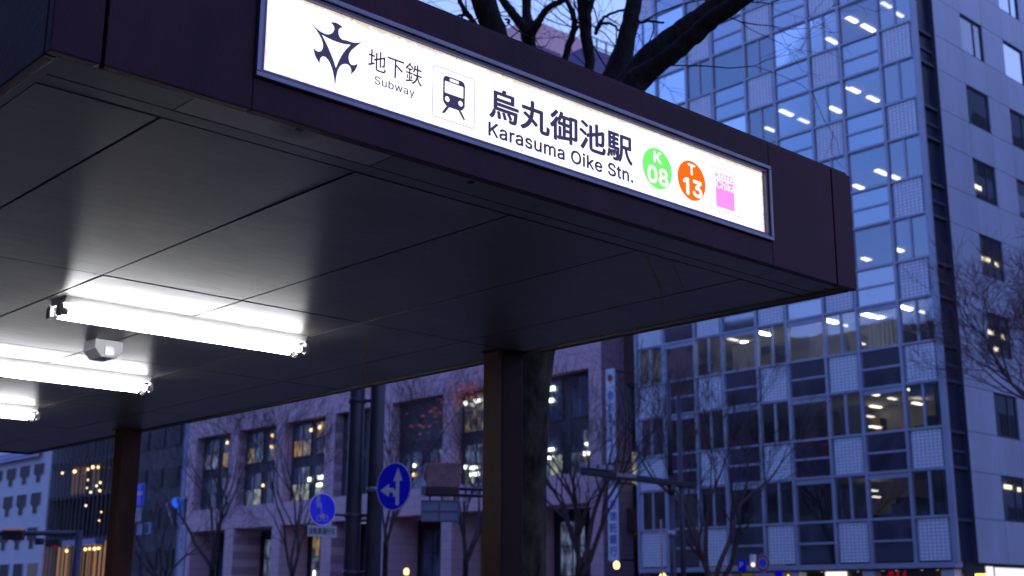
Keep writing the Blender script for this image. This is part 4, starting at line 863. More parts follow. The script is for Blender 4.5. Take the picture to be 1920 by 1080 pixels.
# a few orange leaves still hanging
lv = thing('leaf_cluster', 'last orange leaves hanging on twigs left of the front post', 'leaves', at(872, 745, 54))
mb = MB(); rl = random.Random(8)
for k in range(230):
    c = at(rl.gauss(874, 22), rl.gauss(737, 14), rl.uniform(53, 55)) if k < 180 else at(rl.gauss(820, 26), rl.gauss(775, 18), rl.uniform(53, 55))
    s_ = rl.uniform(.06, .17); a = Vector((rl.gauss(0, 1), rl.gauss(0, 1), rl.gauss(0, 1))).normalized(); b = a.orthogonal().normalized()
    mb.poly([c+a*s_, c+b*s_*.6, c-a*s_, c-b*s_*.6])
mb.build('leaves', mat('orange_leaf', (0.62, 0.10, 0.03), .7, var=.3, scale=3), lv)

# ------------------------------------------------------------------ blue glass office building
XG, YR, YL_ = 48.0, 25.85, 42.62
alum = mat('curtain_wall_frame', (0.36, 0.40, 0.50), .45, metal=.3, var=.12, scale=.6)
alum_d = mat('frame_dark', (0.05, 0.055, 0.09), .5)
pane = pane_mat('office_glass', tint=(.72, .75, .8), gloss=.34, wav=.02)
sp_glass = mat('spandrel_glass', (0.035, 0.04, 0.075), .04, spec=1.0, metal=0.0)
def spg():
    m = sp_glass; n, l = m.node_tree.nodes, m.node_tree.links
    n.clear(); o = n.new('ShaderNodeOutputMaterial'); d = n.new('ShaderNodeBsdfDiffuse'); g_ = n.new('ShaderNodeBsdfGlossy'); mx = n.new('ShaderNodeMixShader')
    d.inputs[0].default_value = (.02, .025, .05, 1); g_.inputs[0].default_value = (.62, .72, .88, 1); g_.inputs['Roughness'].default_value = .05
    mx.inputs[0].default_value = .55; l.new(d.outputs[0], mx.inputs[1]); l.new(g_.outputs[0], mx.inputs[2]); l.new(mx.outputs[0], o.inputs[0])
spg()
block_m = bpy.data.materials.new('glass_block'); block_m.use_nodes = True
def _blk():
    n, l = block_m.node_tree.nodes, block_m.node_tree.links
    b = n['Principled BSDF']; geo = n.new('ShaderNodeNewGeometry'); sp = n.new('ShaderNodeSeparateXYZ'); cb = n.new('ShaderNodeCombineXYZ')
    l.new(geo.outputs['Position'], sp.inputs[0]); l.new(sp.outputs['Y'], cb.inputs[0]); l.new(sp.outputs['Z'], cb.inputs[1])
    br = n.new('ShaderNodeTexBrick'); br.offset = 0.0; br.inputs['Scale'].default_value = 1.0
    br.inputs['Brick Width'].default_value = .19; br.inputs['Row Height'].default_value = .145; br.inputs['Mortar Size'].default_value = .018
    br.inputs['Color1'].default_value = (.72, .79, .88, 1); br.inputs['Color2'].default_value = (.82, .87, .93, 1); br.inputs['Mortar'].default_value = (.32, .37, .47, 1)
    l.new(cb.outputs[0], br.inputs['Vector']); l.new(br.outputs['Color'], b.inputs['Base Color'])
    bp = n.new('ShaderNodeBump'); bp.inputs['Distance'].default_value = .02; bp.invert = True; bp.inputs['Strength'].default_value = .6
    l.new(br.outputs['Fac'], bp.inputs['Height']); l.new(bp.outputs[0], b.inputs['Normal'])
    b.inputs['Roughness'].default_value = .35; b.inputs['Metallic'].default_value = .08
_blk()
def island_tone(m, amt):
    n, l = m.node_tree.nodes, m.node_tree.links; b = n['Principled BSDF']
    geo = n.new('ShaderNodeNewGeometry'); mr = n.new('ShaderNodeMapRange'); mr.inputs[3].default_value = 1-amt; mr.inputs[4].default_value = 1+amt
    l.new(geo.outputs['Random Per Island'], mr.inputs[0])
    hs = n.new('ShaderNodeHueSaturation'); l.new(mr.outputs[0], hs.inputs['Value'])
    src = b.inputs['Base Color'].links[0].from_socket if b.inputs['Base Color'].links else None
    if src: l.new(src, hs.inputs['Color'])
    else: hs.inputs['Color'].default_value = b.inputs['Base Color'].default_value
    l.new(hs.outputs[0], b.inputs['Base Color'])
    return m
panel_m = island_tone(mat('cladding_panel', (0.46, 0.50, 0.60), .42, metal=.2, var=.12, scale=.7, stretch=(1, 1, .25), detail=8), .07)
lamp_k = random.Random(6)
office = thing('glass_office', 'tall office block with blue glass grid front and pale metal panelled side', 'building', (XG+8, 34, 0))
ZB = [4.97 + 3.63*k for k in range(10)]; ZTP = [6.91 + 3.63*k for k in range(10)]
ROOF = 42.6; XE = 66.0
# shell: roof, back walls, floor slabs
sh = MB(); sh.box((XG+.05, YR+.02, ROOF-.3), (XE, YL_-.02, ROOF)); sh.box((XE-.3, YR+.3, 0), (XE, YL_-.3, ROOF-.31)); sh.box((XG+.05, YL_-.25, 3.2), (XE-.31, YL_-.02, ROOF-.31))
sh.build('shell', panel_m, office)
room_m = mat('room_white', (0.55, 0.55, 0.56), .8)
it = MB()
for k in range(10):
    zc = ZTP[k] + .28
    it.box((XG+.32, YR+.32, zc), (XE-.32, YL_-.32, zc+.12))        # ceiling
    it.box((XG+.32, YR+.32, ZB[k]-.55), (XE-.32, YL_-.32, ZB[k]-.45))
it.box((XG+7, YR+.4, 3.3), (XG+7.2, YL_-.4, ROOF-.5))
it.build('interior', room_m, office)
rf = random.Random(31); desk_m = mat('desk_grey', (.16, .15, .15), .6); shelf_m = mat('shelf_brown', (.13, .09, .06), .7)
mbd, mbs = MB(), MB()
for k in range(10):
    z = ZB[k]-.449
    for q in range(9):
        y0_ = YR+.6+1.85*q+rf.uniform(0, .5); x0_ = XG+rf.uniform(.8, 1.6)
        mbd.box((x0_, y0_, z), (x0_+.7, y0_+1.2, z+.74)); 
        if rf.random() < .75: mbd.box((x0_+.3, y0_+.3, z+.741), (x0_+.36, y0_+.85, z+1.15))
        if rf.random() < .45: mbs.box((XG+rf.uniform(3.4, 6), y0_, z), (XG+6.4, y0_+rf.uniform(.5, 1.4), z+rf.uniform(1.3, 2.35)))
mbd.build('desk_rows', desk_m, office)['kind'] = 'stuff'; mbs.build('shelving', shelf_m, office)['kind'] = 'stuff'
# columns of the grid, from right to left
PER, NW = 3.735, 1.70
cols = []
y = YR
for k in range(4):
    cols.append(('n', YR+PER*k, YR+PER*k+NW)); cols.append(('w', YR+PER*k+NW, YR+PER*(k+1)))
cols.append(('n', YR+PER*4, YL_))
# main grid: mullions and transoms
gr = MB()
yy = [c[1] for c in cols] + [YL_]
zz = sorted([3.15] + ZB + ZTP + [ROOF])
for i, v in enumerate(yy): gr.box((XG-.06, v-.065, 3.15), (XG+.16, v+.065, ROOF))
for z in zz[1:-1]:
    for a, b in zip(yy, yy[1:]): gr.box((XG-.045, a+.066, z-.05), (XG+.14, b-.066, z+.05))
gr.build('curtain_wall_grid', alum, office)
MB().box((XG-.10, YR-.05, 2.93), (XG+.5, YL_, 3.148)).build('canopy_band', alum, office)
MB().box((XG-.16, YR-.05, ROOF+.001), (XG+.5, YL_, ROOF+.4)).build('parapet', alum, office)
MB().box((XG-.09, YR-.20, 3.15), (XG+.10, YR-.067, ROOF)).build('corner_post', alum, office)
shade = mat('roller_blind', (.45, .45, .5), .8, var=.1, scale=2)
curt = mat('curtain', (.42, .40, .40), .9, var=.25, scale=2.5, stretch=(1, 6, .2))
def _tl():
    n, l = curt.node_tree.nodes, curt.node_tree.links; b = n['Principled BSDF']; t = n.new('ShaderNodeBsdfTranslucent'); mx = n.new('ShaderNodeMixShader')
    mx.inputs[0].default_value = .5; t.inputs[0].default_value = (.7, .68, .66, 1); l.new(b.outputs[0], mx.inputs[1]); l.new(t.outputs[0], mx.inputs[2])
    l.new(mx.outputs[0], [q for q in n if q.type == 'OUTPUT_MATERIAL'][0].inputs[0])
_tl()
rb = random.Random(17)
for kind, a, b in cols:
    a0, b0 = a+.067, b-.067
    # spandrel below floor 0 .. and between
    zs = [(3.15, ZB[0])] + [(ZTP[k], ZB[k+1]) for k in range(9)] + [(ZTP[9], ROOF)]
    for z0, z1 in zs:
        z0, z1 = z0+.052, z1-.052
        if kind == 'n':
            f = MB().box((XG+.02, a0+.09, z0+.02), (XG+.08, b0-.09, z1-.02)).build('glass_block_panel', block_m, office)
            MB().box((XG+.085, a0, z0), (XG+.12, b0, z1)).build('panel_frame', alum, f)
        else:
            zm = (z0+z1)/2
            f = MB().box((XG+.05, a0, z0), (XG+.09, b0, z1)).build('spandrel_panel', sp_glass, office)
            MB().box((XG-.01, a0, zm-.045), (XG+.049, b0, zm+.045)).build('glazing_bar', alum, f)
    for k in range(10):
        z0, z1 = ZB[k]+.052, ZTP[k]-.052
        fr = MB()
        if kind == 'n':
            ym = (a0+b0)/2
            fr.box((XG+.0, ym-.05, z0), (XG+.10, ym+.05, z1))
            fr.box((XG+.02, a0, z1-.05), (XG+.09, ym-.051, z1)); fr.box((XG+.02, ym+.051, z1-.05), (XG+.09, b0, z1))
            w = fr.build('casement_window', alum, office)
            p_ = MB(); p_.quad((XG+.06, a0, z0), (XG+.06, ym-.05, z0), (XG+.06, ym-.05, z1-.05), (XG+.06, a0, z1-.05))
            p_.quad((XG+.06, ym+.05, z0), (XG+.06, b0, z0), (XG+.06, b0, z1-.05), (XG+.06, ym+.05, z1-.05))
            p_.build('pane', pane, w)
        else:
            fr.box((XG+.0, a0, z1-.22), (XG+.09, b0, z1)) if k < 3 else fr.box((XG+.02, a0, z1-.06), (XG+.09, b0, z1))
            w = fr.build('window', alum, office)
            zt = z1-.22 if k < 3 else z1-.06
            t_ = rb.uniform(-.006, .006); u_ = rb.uniform(-.006, .006)
            MB().quad((XG+.06+t_, a0, z0), (XG+.06-t_, b0, z0), (XG+.06-t_+u_, b0, zt), (XG+.06+t_+u_, a0, zt)).build('pane', pane, w)
        if k in (2,) and kind == 'w' or (k == 2 and rb.random() < .5) or rb.random() < .10:
            n_ = rb.uniform(.35, 1.0)
            cu_ = MB(); steps = 24; yb = a0 + (b0-a0)*n_
            for s_ in range(steps):
                ya, y2 = a0+(yb-a0)*s_/steps, a0+(yb-a0)*(s_+1)/steps
                xa_, x2 = XG+.30+.04*sin(s_*2.1), XG+.30+.04*sin((s_+1)*2.1)
                cu_.quad((xa_, ya, z0), (x2, y2, z0), (x2, y2, z1-.5), (xa_, ya, z1-.5))
            cu_.build('curtain', curt, w)
        elif k != 2 and rb.random() < .30:
            hb = (z1-z0)*rb.choice((.12, .18, .25, .5)); MB().box((XG+.24, a0+.05, z1-hb), (XG+.262, b0-.05, z1)).build('roller_blind', shade, w)
# ceiling lamps seen through the glass
lamp_m = glow('office_lamp', (1.0, 0.88, 0.60), 4.2)
lamp_c = glow('office_lamp_cool', (0.92, 0.95, 1.0), 22.0)
lamp_dim = glow('office_lamp_dim', (1.0, 0.90, 0.72), 2.2)
lamps = [(1595,36),(1628,53),(1560,77),(1662,10),(1686,28),(1600,169),(1637,186),(1474,212),(1507,227),(1566,206),(1444,243),(1654,324),(1610,351),(1678,333),(1625,487),(1684,469),
 (1673,748),(1638,740),(1642,763),(1631,781),(1641,801),(1712,732),(1721,757),(1637,920),(1643,932)]
lamps_c = [(1627,591),(1657,598),(1698,578),(1731,586),(1592,612),(1558,603),(1374,637),(1404,644),(1433,626),(1613,644)]
def floor_of(z):
    k = int((z-3.15)//3.63); return min(max(k, 0), 9)
for lst, lmat in ((lamps, lamp_m), (lamps_c, lamp_c)):
    for px, py in lst:
        zf = on_x(px, py, XG).z; k = floor_of(zf)
        c = on_z(px, py, ZTP[k]+.24)
        if c.x > XG+6.2: c = on_x(px, py, XG+5.5)
        if c.x < XG+.9: c = on_x(px, py, XG+1.0)
        k_ = lamp_k.random()
        L = .46 if (lmat == lamp_m and py < 330) or lmat == lamp_c else .36
        L *= .7+.5*k_; MB().box((c.x-L, c.y-.08-.04*k_, c.z-.02), (c.x+L, c.y+.08+.04*k_, c.z+.03)).build('ceiling_lamp', lmat if k_ > .4 else lamp_dim, office)
# dark glazed corner strip, set back, on the side face
YW = 25.9
st = MB(); st.box((XG+.12, YW+.25, 3.15), (XG+2.05, YW+.35, ROOF-.31)); st.build('corner_glazing', mat('corner_dark', (.02, .024, .05), .35, spec=.3, var=.2, scale=.4), office)
for k in range(10):
    for z, d_ in ((ZB[k]-.1, .12), (ZTP[k]+.1, .12), (ZTP[k]+.79, .18)):
        MB().box((XG+.12, YW+d_, z-.06), (XG+2.05, YW+.249, z+.06)).build('glazing_rail', alum_d, office)
# panelled side wall with punched windows
xc = [50.05, 52.62, 54.76, 56.90, 59.03, 61.17, 63.3, XE]
MB().box((xc[0]+.01, YW+.30, 3.15), (XE-.31, YW+.40, ROOF-.31)).build('wall_backing', alum_d, office)
cl = MB(); rows = sorted([3.15] + ZB + ZTP + [ROOF-.01])
for i in range(7):
    for j in range(len(rows)-1):
        iswin = i in (1, 3, 5) and j % 2 == 1 and rows[j] in ZB
        if iswin: continue
        cl.box((xc[i]+.012, YW, rows[j]+.012), (xc[i+1]-.012, YW+.05, rows[j+1]-.012))
cl.build('metal_cladding', panel_m, office)
MB().box((xc[0]-.02, YW+.02, 3.15), (xc[0]+.008, YW+.30, ROOF-.32)).build('cladding_return', alum_d, office)
side_pane = pane_mat('side_glass', tint=(.5, .52, .5), gloss=.35, wav=.03)
for i in (1, 3, 5):
    for k in range(10):
        a0, b0, z0, z1 = xc[i]+.03, xc[i+1]-.03, ZB[k]+.03, ZTP[k]-.03
        fr = MB(); frame_ring(fr, a0, b0, z0, z1, .06, YW+.06, YW+.14)
        if rb.random() < .5 or k < 4: fr.box(((a0+b0)/2+.25, YW+.06, z0+.061), ((a0+b0)/2+.31, YW+.13, z1-.061))
        w = fr.build('side_window', alum_d, office)
        MB().quad((a0+.05, YW+.10, z0+.05), (b0-.05, YW+.10, z0+.05), (b0-.05, YW+.10, z1-.05), (a0+.05, YW+.10, z1-.05)).build('pane', side_pane, w)
        MB().box((a0-.02, YW+.285, z0-.02), (b0+.02, YW+.295, z1+.02)).build('dark_room_sheet', mat('dark_room', (.05, .048, .045), .8, var=.3, scale=3), w)  # dark sheet stands in for the unlit room behind the pane
        hit = {(1, 6): [(1833, 351)], (1, 3): [(1848, 486), (1868, 496)], (1, 2): [(1857, 623), (1880, 632)], (1, 0): [(1890, 913), (1912, 918)], (1, 4): [(1835, 352)], (1, 3.5): []}
for px, py, w_ in ((1833,351,.34),(1848,486,.42),(1868,496,.16),(1857,623,.3),(1880,632,.14),(1868,655,.14),(1890,913,.34),(1911,918,.12)):
    c = on_y(px, py, YW+.22)
    MB().box((c.x-w_, c.y-.02, c.z-.09), (c.x+w_, c.y+.02, c.z+.09)).build('window_lamp', lamp_m, office)
# street level shop fronts under the band
sf = MB(); sf.box((XG+1.2, YR+.3, 0), (XG+1.3, YL_-.3, 3.2)); sf.box((XG+1.31, YR+.28, 0), (XE-.32, YR+.38, 3.2)); sf.build('shop_front', mat('shop_dark', (.025, .025, .03), .4), office)
for v in (YR+.1, YR+PER, YR+PER*2, YR+PER*3, YR+PER*4): MB().box((XG+.05, v, 0), (XG+.6, v+.55, 2.85)).build('ground_column', panel_m, office)
MB().box((XG+.05, YR+.3, 2.86), (XG+1.19, YL_-.3, 2.92)).build('shop_ceiling', alum_d, office)
def shop_panel(name, px0, px1, py0, m, X=XG+1.05, bottom=0.4):
    a, b = on_x(px0, py0, X), on_x(px1, py0, X)
    return MB().box((X, b.y, bottom), (X+.1, a.y, a.z)).build(name, m, office)
shop_panel('tan_shop_wall', 1330, 1470, 1057, mat('tan_shop_lit', (.30, .20, .10), .6, emit=(.5, .28, .1), estr=.12))  # lamplight on the tan wall put in as a faint glow
shop_panel('lit_shop_window', 1547, 1585, 1064, glow('shop_white', (1, .93, .8), 1.1))
sw = shop_panel('shop_sign_board', 1600, 1762, 1060, mat('shop_grey', (.16, .15, .17), .6))
a = on_x(1658, 1086, XG+1.04)
text_on('sign_lettering', 'AU', mat('shop_red', (.42, .015, .03), .5, emit=(.5, .01, .03), estr=.25), sw, (XG+1.03, a.y, on_x(1660, 1093, XG+1.03).z), (0, -1, 0), (0, 0, 1), .95, .58, bold=.03, shear=.25)
for px, py, w_ in ((1783, 1079, .3), (1838, 1079, .22), (1487, 1080, .3)):
    c = on_x(px, py, XG+.95); MB().box((c.x, c.y-w_, c.z-.10), (c.x+.06, c.y+w_, c.z+.07)).build('shop_lamp', glow('shop_amber', (1, .62, .12), 2.2), office)
for px0, px1, py in ((1847, 1860, 1062), (1864, 1921, 1064)):
    a, b = on_y(px0, py, YW+.25), on_y(px1, py, YW+.25)
    MB().box((a.x, YW+.2, .3), (b.x, YW+.26, a.z)).build('lit_side_window', glow('side_shop_white', (.95, .93, .95), .9), office)
for px in (1655, 1680, 1728, 1757, 1540, 1608):
    c = on_x(px, 1059, XG+.7); MB().lathe((c.x, c.y, 2.85), [(.05, 0), (.05, .02)], 10).build('spot_lamp', glow('spot', (1, .8, .7), .6), office)

# ------------------------------------------------------------------ brown link building in the gap
brown = mat('brown_brick', (.10, .052, .046), .7, var=.2, scale=1.2)
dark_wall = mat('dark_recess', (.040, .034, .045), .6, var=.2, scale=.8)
link = thing('brown_building', 'narrow dark brown brick building squeezed between pink and glass buildings', 'building', (58, 48, 0))
MB().box((56, 43.2, 14.3), (66, 51.3, 23)).build('brick_wall', brown, link); MB().box((56, 43.2, 5.6), (56.79, 51.3, 6.9)).build('brick_band', brown, link)
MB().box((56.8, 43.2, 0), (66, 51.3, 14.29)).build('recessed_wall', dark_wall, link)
def lit(name, col, s_):
    """a lit room behind a pane: uneven with blinds, shelves and shadows"""
    m = mat(name, (.03, .03, .05), .2, emit=col, estr=s_)
    n, l = m.node_tree.nodes, m.node_tree.links; b = n['Principled BSDF']
    geo = n.new('ShaderNodeNewGeometry'); mp = n.new('ShaderNodeMapping'); mp.inputs['Scale'].default_value = (1, 2.2, 1.1)
    no = n.new('ShaderNodeTexNoise'); no.inputs['Scale'].default_value = 1.1; no.inputs['Detail'].default_value = 5
    l.new(geo.outputs['Position'], mp.inputs[0]); l.new(mp.outputs[0], no.inputs[0])
    mr = n.new('ShaderNodeMapRange'); mr.inputs[1].default_value = .40; mr.inputs[2].default_value = .64; mr.inputs[3].default_value = .12*s_; mr.inputs[4].default_value = s_*1.15
    l.new(no.outputs['Fac'], mr.inputs[0]); l.new(mr.outputs[0], b.inputs['Emission Strength'])
    return m
warm = lit('warm_window', (.95, .72, .36), .22); cream = lit('cream_window', (.74, .80, .62), .32); cool = lit('cool_window', (.40, .52, .85), .20)
yellow = lit('yellow_window', (.9, .52, .12), .28); bright = glow('bright_lamp', (.92, 1.0, .98), 2.6); amber = glow('amber_lamp', (1, .62, .28), 2.6)
dpane = pane_mat('dark_glass', tint=(.35, .37, .45), gloss=.16)
for (a, b, z0, z1, m_) in ((49.55, 51.0, 8.3, 10.3, cream), (47.6, 49.2, 8.3, 10.3, cream), (49.55, 51.0, 3.0, 5.3, dpane), (47.6, 49.2, 3.0, 5.3, dpane)):
    w = MB()
    w.box((56.72, a-.06, z0-.06), (56.79, a, z1+.06)); w.box((56.72, b, z0-.06), (56.79, b+.06, z1+.06)); w.box((56.72, a, z1), (56.79, b, z1+.06)); w.box((56.72, a, z0-.06), (56.79, b, z0)); w.box((56.72, (a+b)/2-.04, z0), (56.79, (a+b)/2+.04, z1))
    f = w.build('window', alum_d, link); MB().quad((56.76, a, z0), (56.76, b, z0), (56.76, b, z1), (56.76, a, z1)).build('pane', m_, f)
for py in (961, 970, 1000):
    c = on_x(1174, py, 56.6); MB().box((c.x, c.y-.12, c.z-.12), (c.x+.08, c.y+.12, c.z+.12)).build('stair_lamp', amber, link)

# ------------------------------------------------------------------ pink pillared building
pink_m = mat('pink_tile', (.62, .40, .45), .6, var=.14, scale=.5, stretch=(1, 1, .4), detail=8)
def stone_joints(m, bw, rh, dark):
    n, l = m.node_tree.nodes, m.node_tree.links; b = n['Principled BSDF']
    geo = n.new('ShaderNodeNewGeometry'); sp = n.new('ShaderNodeSeparateXYZ'); cb = n.new('ShaderNodeCombineXYZ')
    l.new(geo.outputs['Position'], sp.inputs[0]); l.new(sp.outputs['Y'], cb.inputs[0]); l.new(sp.outputs['Z'], cb.inputs[1])
    br = n.new('ShaderNodeTexBrick'); br.inputs['Scale'].default_value = 1; br.inputs['Brick Width'].default_value = bw; br.inputs['Row Height'].default_value = rh
    br.inputs['Mortar Size'].default_value = .02; br.inputs['Color1'].default_value = (1, 1, 1, 1); br.inputs['Color2'].default_value = (.88, .88, .9, 1); br.inputs['Mortar'].default_value = (dark,)*3+(1,)
    mx = n.new('ShaderNodeMix'); mx.data_type = 'RGBA'; mx.blend_type = 'MULTIPLY'; mx.inputs[0].default_value = 1
    src = b.inputs['Base Color'].links[0].from_socket
    l.new(cb.outputs[0], br.inputs['Vector']); l.new(src, mx.inputs[6]); l.new(br.outputs['Color'], mx.inputs[7]); l.new(mx.outputs[2], b.inputs['Base Color'])
    return m
stone_joints(pink_m, 1.2, .6, .62)
pinkb = thing('pink_building', 'broad mauve pink building with square pillared bays and dark recessed windows', 'building', (58, 75, 0))
XP = 54.0
bays = [(98.8, 93.2), (91.8, 86.1), (84.9, 79.3), (78.0, 72.3), (71.1, 65.4), (64.3, 58.6), (57.4, 51.75)]
edges = [101.0] + [v for b in bays for v in b] + [51.32 - .6]
w = MB()
for i in range(0, len(edges), 2): w.box((XP, edges[i+1], 0), (XP+2.6, edges[i], 15.2))
for a, b in bays: w.box((XP+.02, b+.002, 7.22), (XP+2.6, a-.002, 9.0))
w.box((XP, edges[-1], 15.202), (XP+12, edges[0], 21.0))
w.build('wall', pink_m, pinkb)
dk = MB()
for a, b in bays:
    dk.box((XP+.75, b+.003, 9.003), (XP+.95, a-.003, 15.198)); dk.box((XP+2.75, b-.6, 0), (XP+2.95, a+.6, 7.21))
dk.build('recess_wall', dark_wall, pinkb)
def dbl_window(name, X, ya, yb, z0, z1, zt, m_list, parent, lampset=()):
    """two panes wide with a transom at zt; ya > yb"""
    mid = (ya+yb)/2
    f = MB(); t = .07
    for z in (z0-t, zt-t/2, z1): f.box((X-.08, yb-t, z), (X, ya+t, z+t))
    for yv in (yb-t, mid-t/2, ya): f.box((X-.081, yv, z0), (X-.001, yv+t, zt-t/2-.001)); f.box((X-.081, yv, zt+t/2+.001), (X-.001, yv+t, z1-.001))
    o = f.build(name, alum_d, parent)
    cells = [(ya, mid+t/2, zt+t/2, z1), (mid-t/2, yb, zt+t/2, z1), (ya, mid+t/2, z0, zt-t/2), (mid-t/2, yb, z0, zt-t/2)]
    by = {}
    for c, m_ in zip(cells, m_list): by.setdefault(m_.name, (m_, MB()))[1].quad((X-.03, c[0], c[2]), (X-.03, c[1], c[2]), (X-.03, c[1], c[3]), (X-.03, c[0], c[3]))
    for m_, q in by.values(): q.build('pane', m_, o)
    return o
sky_pane = mat('sky_tinted_glass', (.085, .10, .145), .12, spec=.6, var=.7, scale=1.0, stretch=(1, 1.5, .6))  # pale blue sky reflection put into the pane colour
rp = random.Random(4)
litmap = {(2, 1, 0): [sky_pane, sky_pane, yellow, warm], (2, 1, 1): [warm, yellow, sky_pane, yellow], (2, 0, 0): [sky_pane, cool, cream, cream], (2, 0, 1): [sky_pane, cool, cream, cream],
          (1, 1, 0): [sky_pane, sky_pane, warm, cool], (1, 1, 1): [sky_pane, sky_pane, cool, yellow], (1, 0, 0): [sky_pane, sky_pane, cool, cream], (0, 1, 0): [sky_pane, sky_pane, cool, cool], (0, 1, 1): [sky_pane, sky_pane, yellow, cool],
          (4, 0, 0): [sky_pane, sky_pane, sky_pane, sky_pane], (4, 0, 1): [sky_pane, cool, sky_pane, cool], (5, 1, 0): [warm, cream, warm, warm], (5, 0, 0): [cool, cool, cream, sky_pane], (6, 0, 0): [cool, sky_pane, cool, cream], (6, 0, 1): [sky_pane, cool, cool, warm], (6, 1, 0): [cream, sky_pane, sky_pane, sky_pane]}
for i, (a, b) in enumerate(bays):
    for fl, (z0, zt, z1) in enumerate(((9.05, 10.35, 11.6), (12.5, 13.75, 14.9))):
        for s_, (ya, yb) in enumerate(((a-.42, a-2.7), (b+2.2, b+.3))):
            if (i, fl) == (4, 1):
                continue
            ml = litmap.get((i, fl, s_), [sky_pane]*4)
            dbl_window('window', XP+.74, ya, yb, z0, z1, zt, ml, pinkb)
    for s_, (ya, yb) in enumerate(((a-.5, a-2.6), (b+2.4, b+.3))):
        ml = [[cool, cool, cool, sky_pane], [sky_pane, cool, cool, cool], [cool, sky_pane, sky_pane, cool], [warm, cool, cool, warm]][rp.randrange(4)]
        if i in (0, 3): ml = [sky_pane]*4
        if i in (5, 6): ml = [cool, cool, cool, warm if s_ else cool]
        if i == 4: ml = [cool, yellow, cool, warm] if s_ else [sky_pane]*4
        dbl_window('ground_window', XP+2.74, ya, yb, 3.1, 6.4, 4.9, ml, pinkb)
MB().box((XP+.70, 65.5, 12.3), (XP+.74, 71.0, 15.1)).build('dark_shutter', mat('shutter', (.05, .035, .05), .5, var=.2, scale=1), pinkb)
# lamps behind its windows
for px, py, w_, h_, m_ in ((426,830,.13,.13,amber),(510,817,.13,.13,amber),(509,838,.12,.12,amber),(583,806,.13,.13,amber),(599,801,.13,.13,amber),(493,910,.10,.10,amber),(580,899,.16,.14,bright),(600,895,.34,.14,bright),(598,909,.36,.13,bright),
    (873,756,.15,.14,bright),(886,758,.14,.12,bright),(895,751,.32,.13,bright),(777,873,.11,.11,bright),(776,890,.12,.12,amber),(873,876,.12,.12,bright),(888,877,.34,.11,bright),(890,889,.46,.12,cream and bright),
    (1033,729,.34,.14,bright),(1031,751,.34,.12,bright),(1032,843,.3,.09,bright),(1031,858,.3,.09,bright),(1099,833,.12,.1,bright),(1100,850,.26,.12,bright),(589,1075,.1,.2,bright)):
    c = on_x(px, py, XP+.58)
    MB().box((c.x-.03, c.y-w_, c.z-h_), (c.x+.03, c.y+w_, c.z+h_)).build('window_lamp', m_, pinkb)

# ------------------------------------------------------------------ buildings far left
wdark = mat('stepped_glass', (.012, .012, .02), .5, spec=.2)
darkb = thing('dark_building', 'dark unlit building behind the rear post left of the white pylon', 'building', (58, 107, 0))
MB().box((54.3, 101.2, 0), (70, 114.2, 24)).build('wall', mat('dark_block', (.028, .025, .036), .6, var=.25, scale=.6), darkb)
rd = random.Random(2)
for k in range(5):
    for j in range(4):
        z0 = 4.2+3.6*k; yv = 102.2+3.0*j
        f = MB().box((54.22, yv-.05, z0-.05), (54.29, yv+2.05, z0+1.75)).build('window', alum_d, darkb)
        MB().box((54.18, yv, z0), (54.215, yv+2, z0+1.7)).build('pane', wdark, f)
warmb = thing('warm_glass_building', 'glass fronted building with dark vertical fins and amber lights inside', 'building', (58, 122, 0))
MB().box((58, 114.4, 0), (70, 128.9, 22)).build('shell', dark_wall, warmb)
mb = MB()
for z in (2.2, 7.2, 11.4, 14.8, 18.3): mb.box((54, 114.4, z), (57.99, 128.9, z+.35))
mb.build('floor_slab', dark_wall, warmb)
mb = MB(); yv = 114.5
while yv < 128.9: mb.box((53.88, yv, 2.56), (53.99, yv+.09, 21)); yv += .92
mb.build('fin', mat('fin_dark', (.035, .03, .035), .5), warmb)
wr = random.Random(9)
room_glow = mat('curtain_amber_glow', (.4, .25, .12), .8, emit=(1, .50, .14), estr=.42, var=.5, scale=.5)  # amber room light put in as glow of the curtain strips
room_glow_dim = mat('room_glow_dim', (.12, .09, .09), .8, emit=(1, .6, .25), estr=.11, var=.5, scale=.5)
mb = MB()
for z0, z1, m_ in ((-.2, 7.15, room_glow), (7.56, 11.38, dark_wall), (11.76, 14.78, room_glow_dim), (15.16, 18.28, dark_wall)):
    rows_ = MB(); yv = 114.6
    while yv < 128.6:
        wv = wr.uniform(.25, .8)
        if wr.random() < .6 or z0 < 1: rows_.box((55.4, yv, max(z0, 2.6)), (55.45, yv+wv, z1))
        yv += wv + wr.uniform(.1, .7)
    rows_.build('curtain', m_, warmb)
    MB().quad((54.05, 114.5, max(z0, 2.6)), (54.05, 128.8, max(z0, 2.6)), (54.05, 128.8, z1), (54.05, 114.5, z1)).build('pane', pane_mat('warm_glass', tint=(.62, .6, .6), gloss=0.0, blend=.06), warmb)
for px, py, r_ in ((125,1033,.26),(143,1031,.2),(150,1031,.26),(160,1030,.26),(168,1029,.2),(177,1029,.28),(185,1028,.24),(140,884,.3),(174,876,.28),(165,880,.2),(184,876,.22),(170,923,.17),(181,911,.17),(187,920,.22),(161,948,.17),(165,900,.14),(163,915,.14),(186,1000-24,.14),(188,905,.2),(117,887,.2),(190,960,.14)):
    c = on_x(px, py, 53.5); MB().ball(c, r_*.55, 10, 6).build('bulb', amber if py > 860 and px not in (170, 181, 161) else glow('pale_bulb', (1, .85, .7), 2.4), warmb)
mb = MB(); a, b = on_x(112, 1015, 53.3), on_x(187, 990, 53.3)
MB().box((52.6, on_x(187, 1000, 53).y, 6.6), (53.6, on_x(112, 1005, 53).y, 7.15)).build('entrance_canopy', mat('entrance_blue', (.12, .17, .32), .4), warmb)
whiteb = thing('white_building', 'white building with rows of stepped T shaped dark windows at far left', 'building', (58, 142, 0))
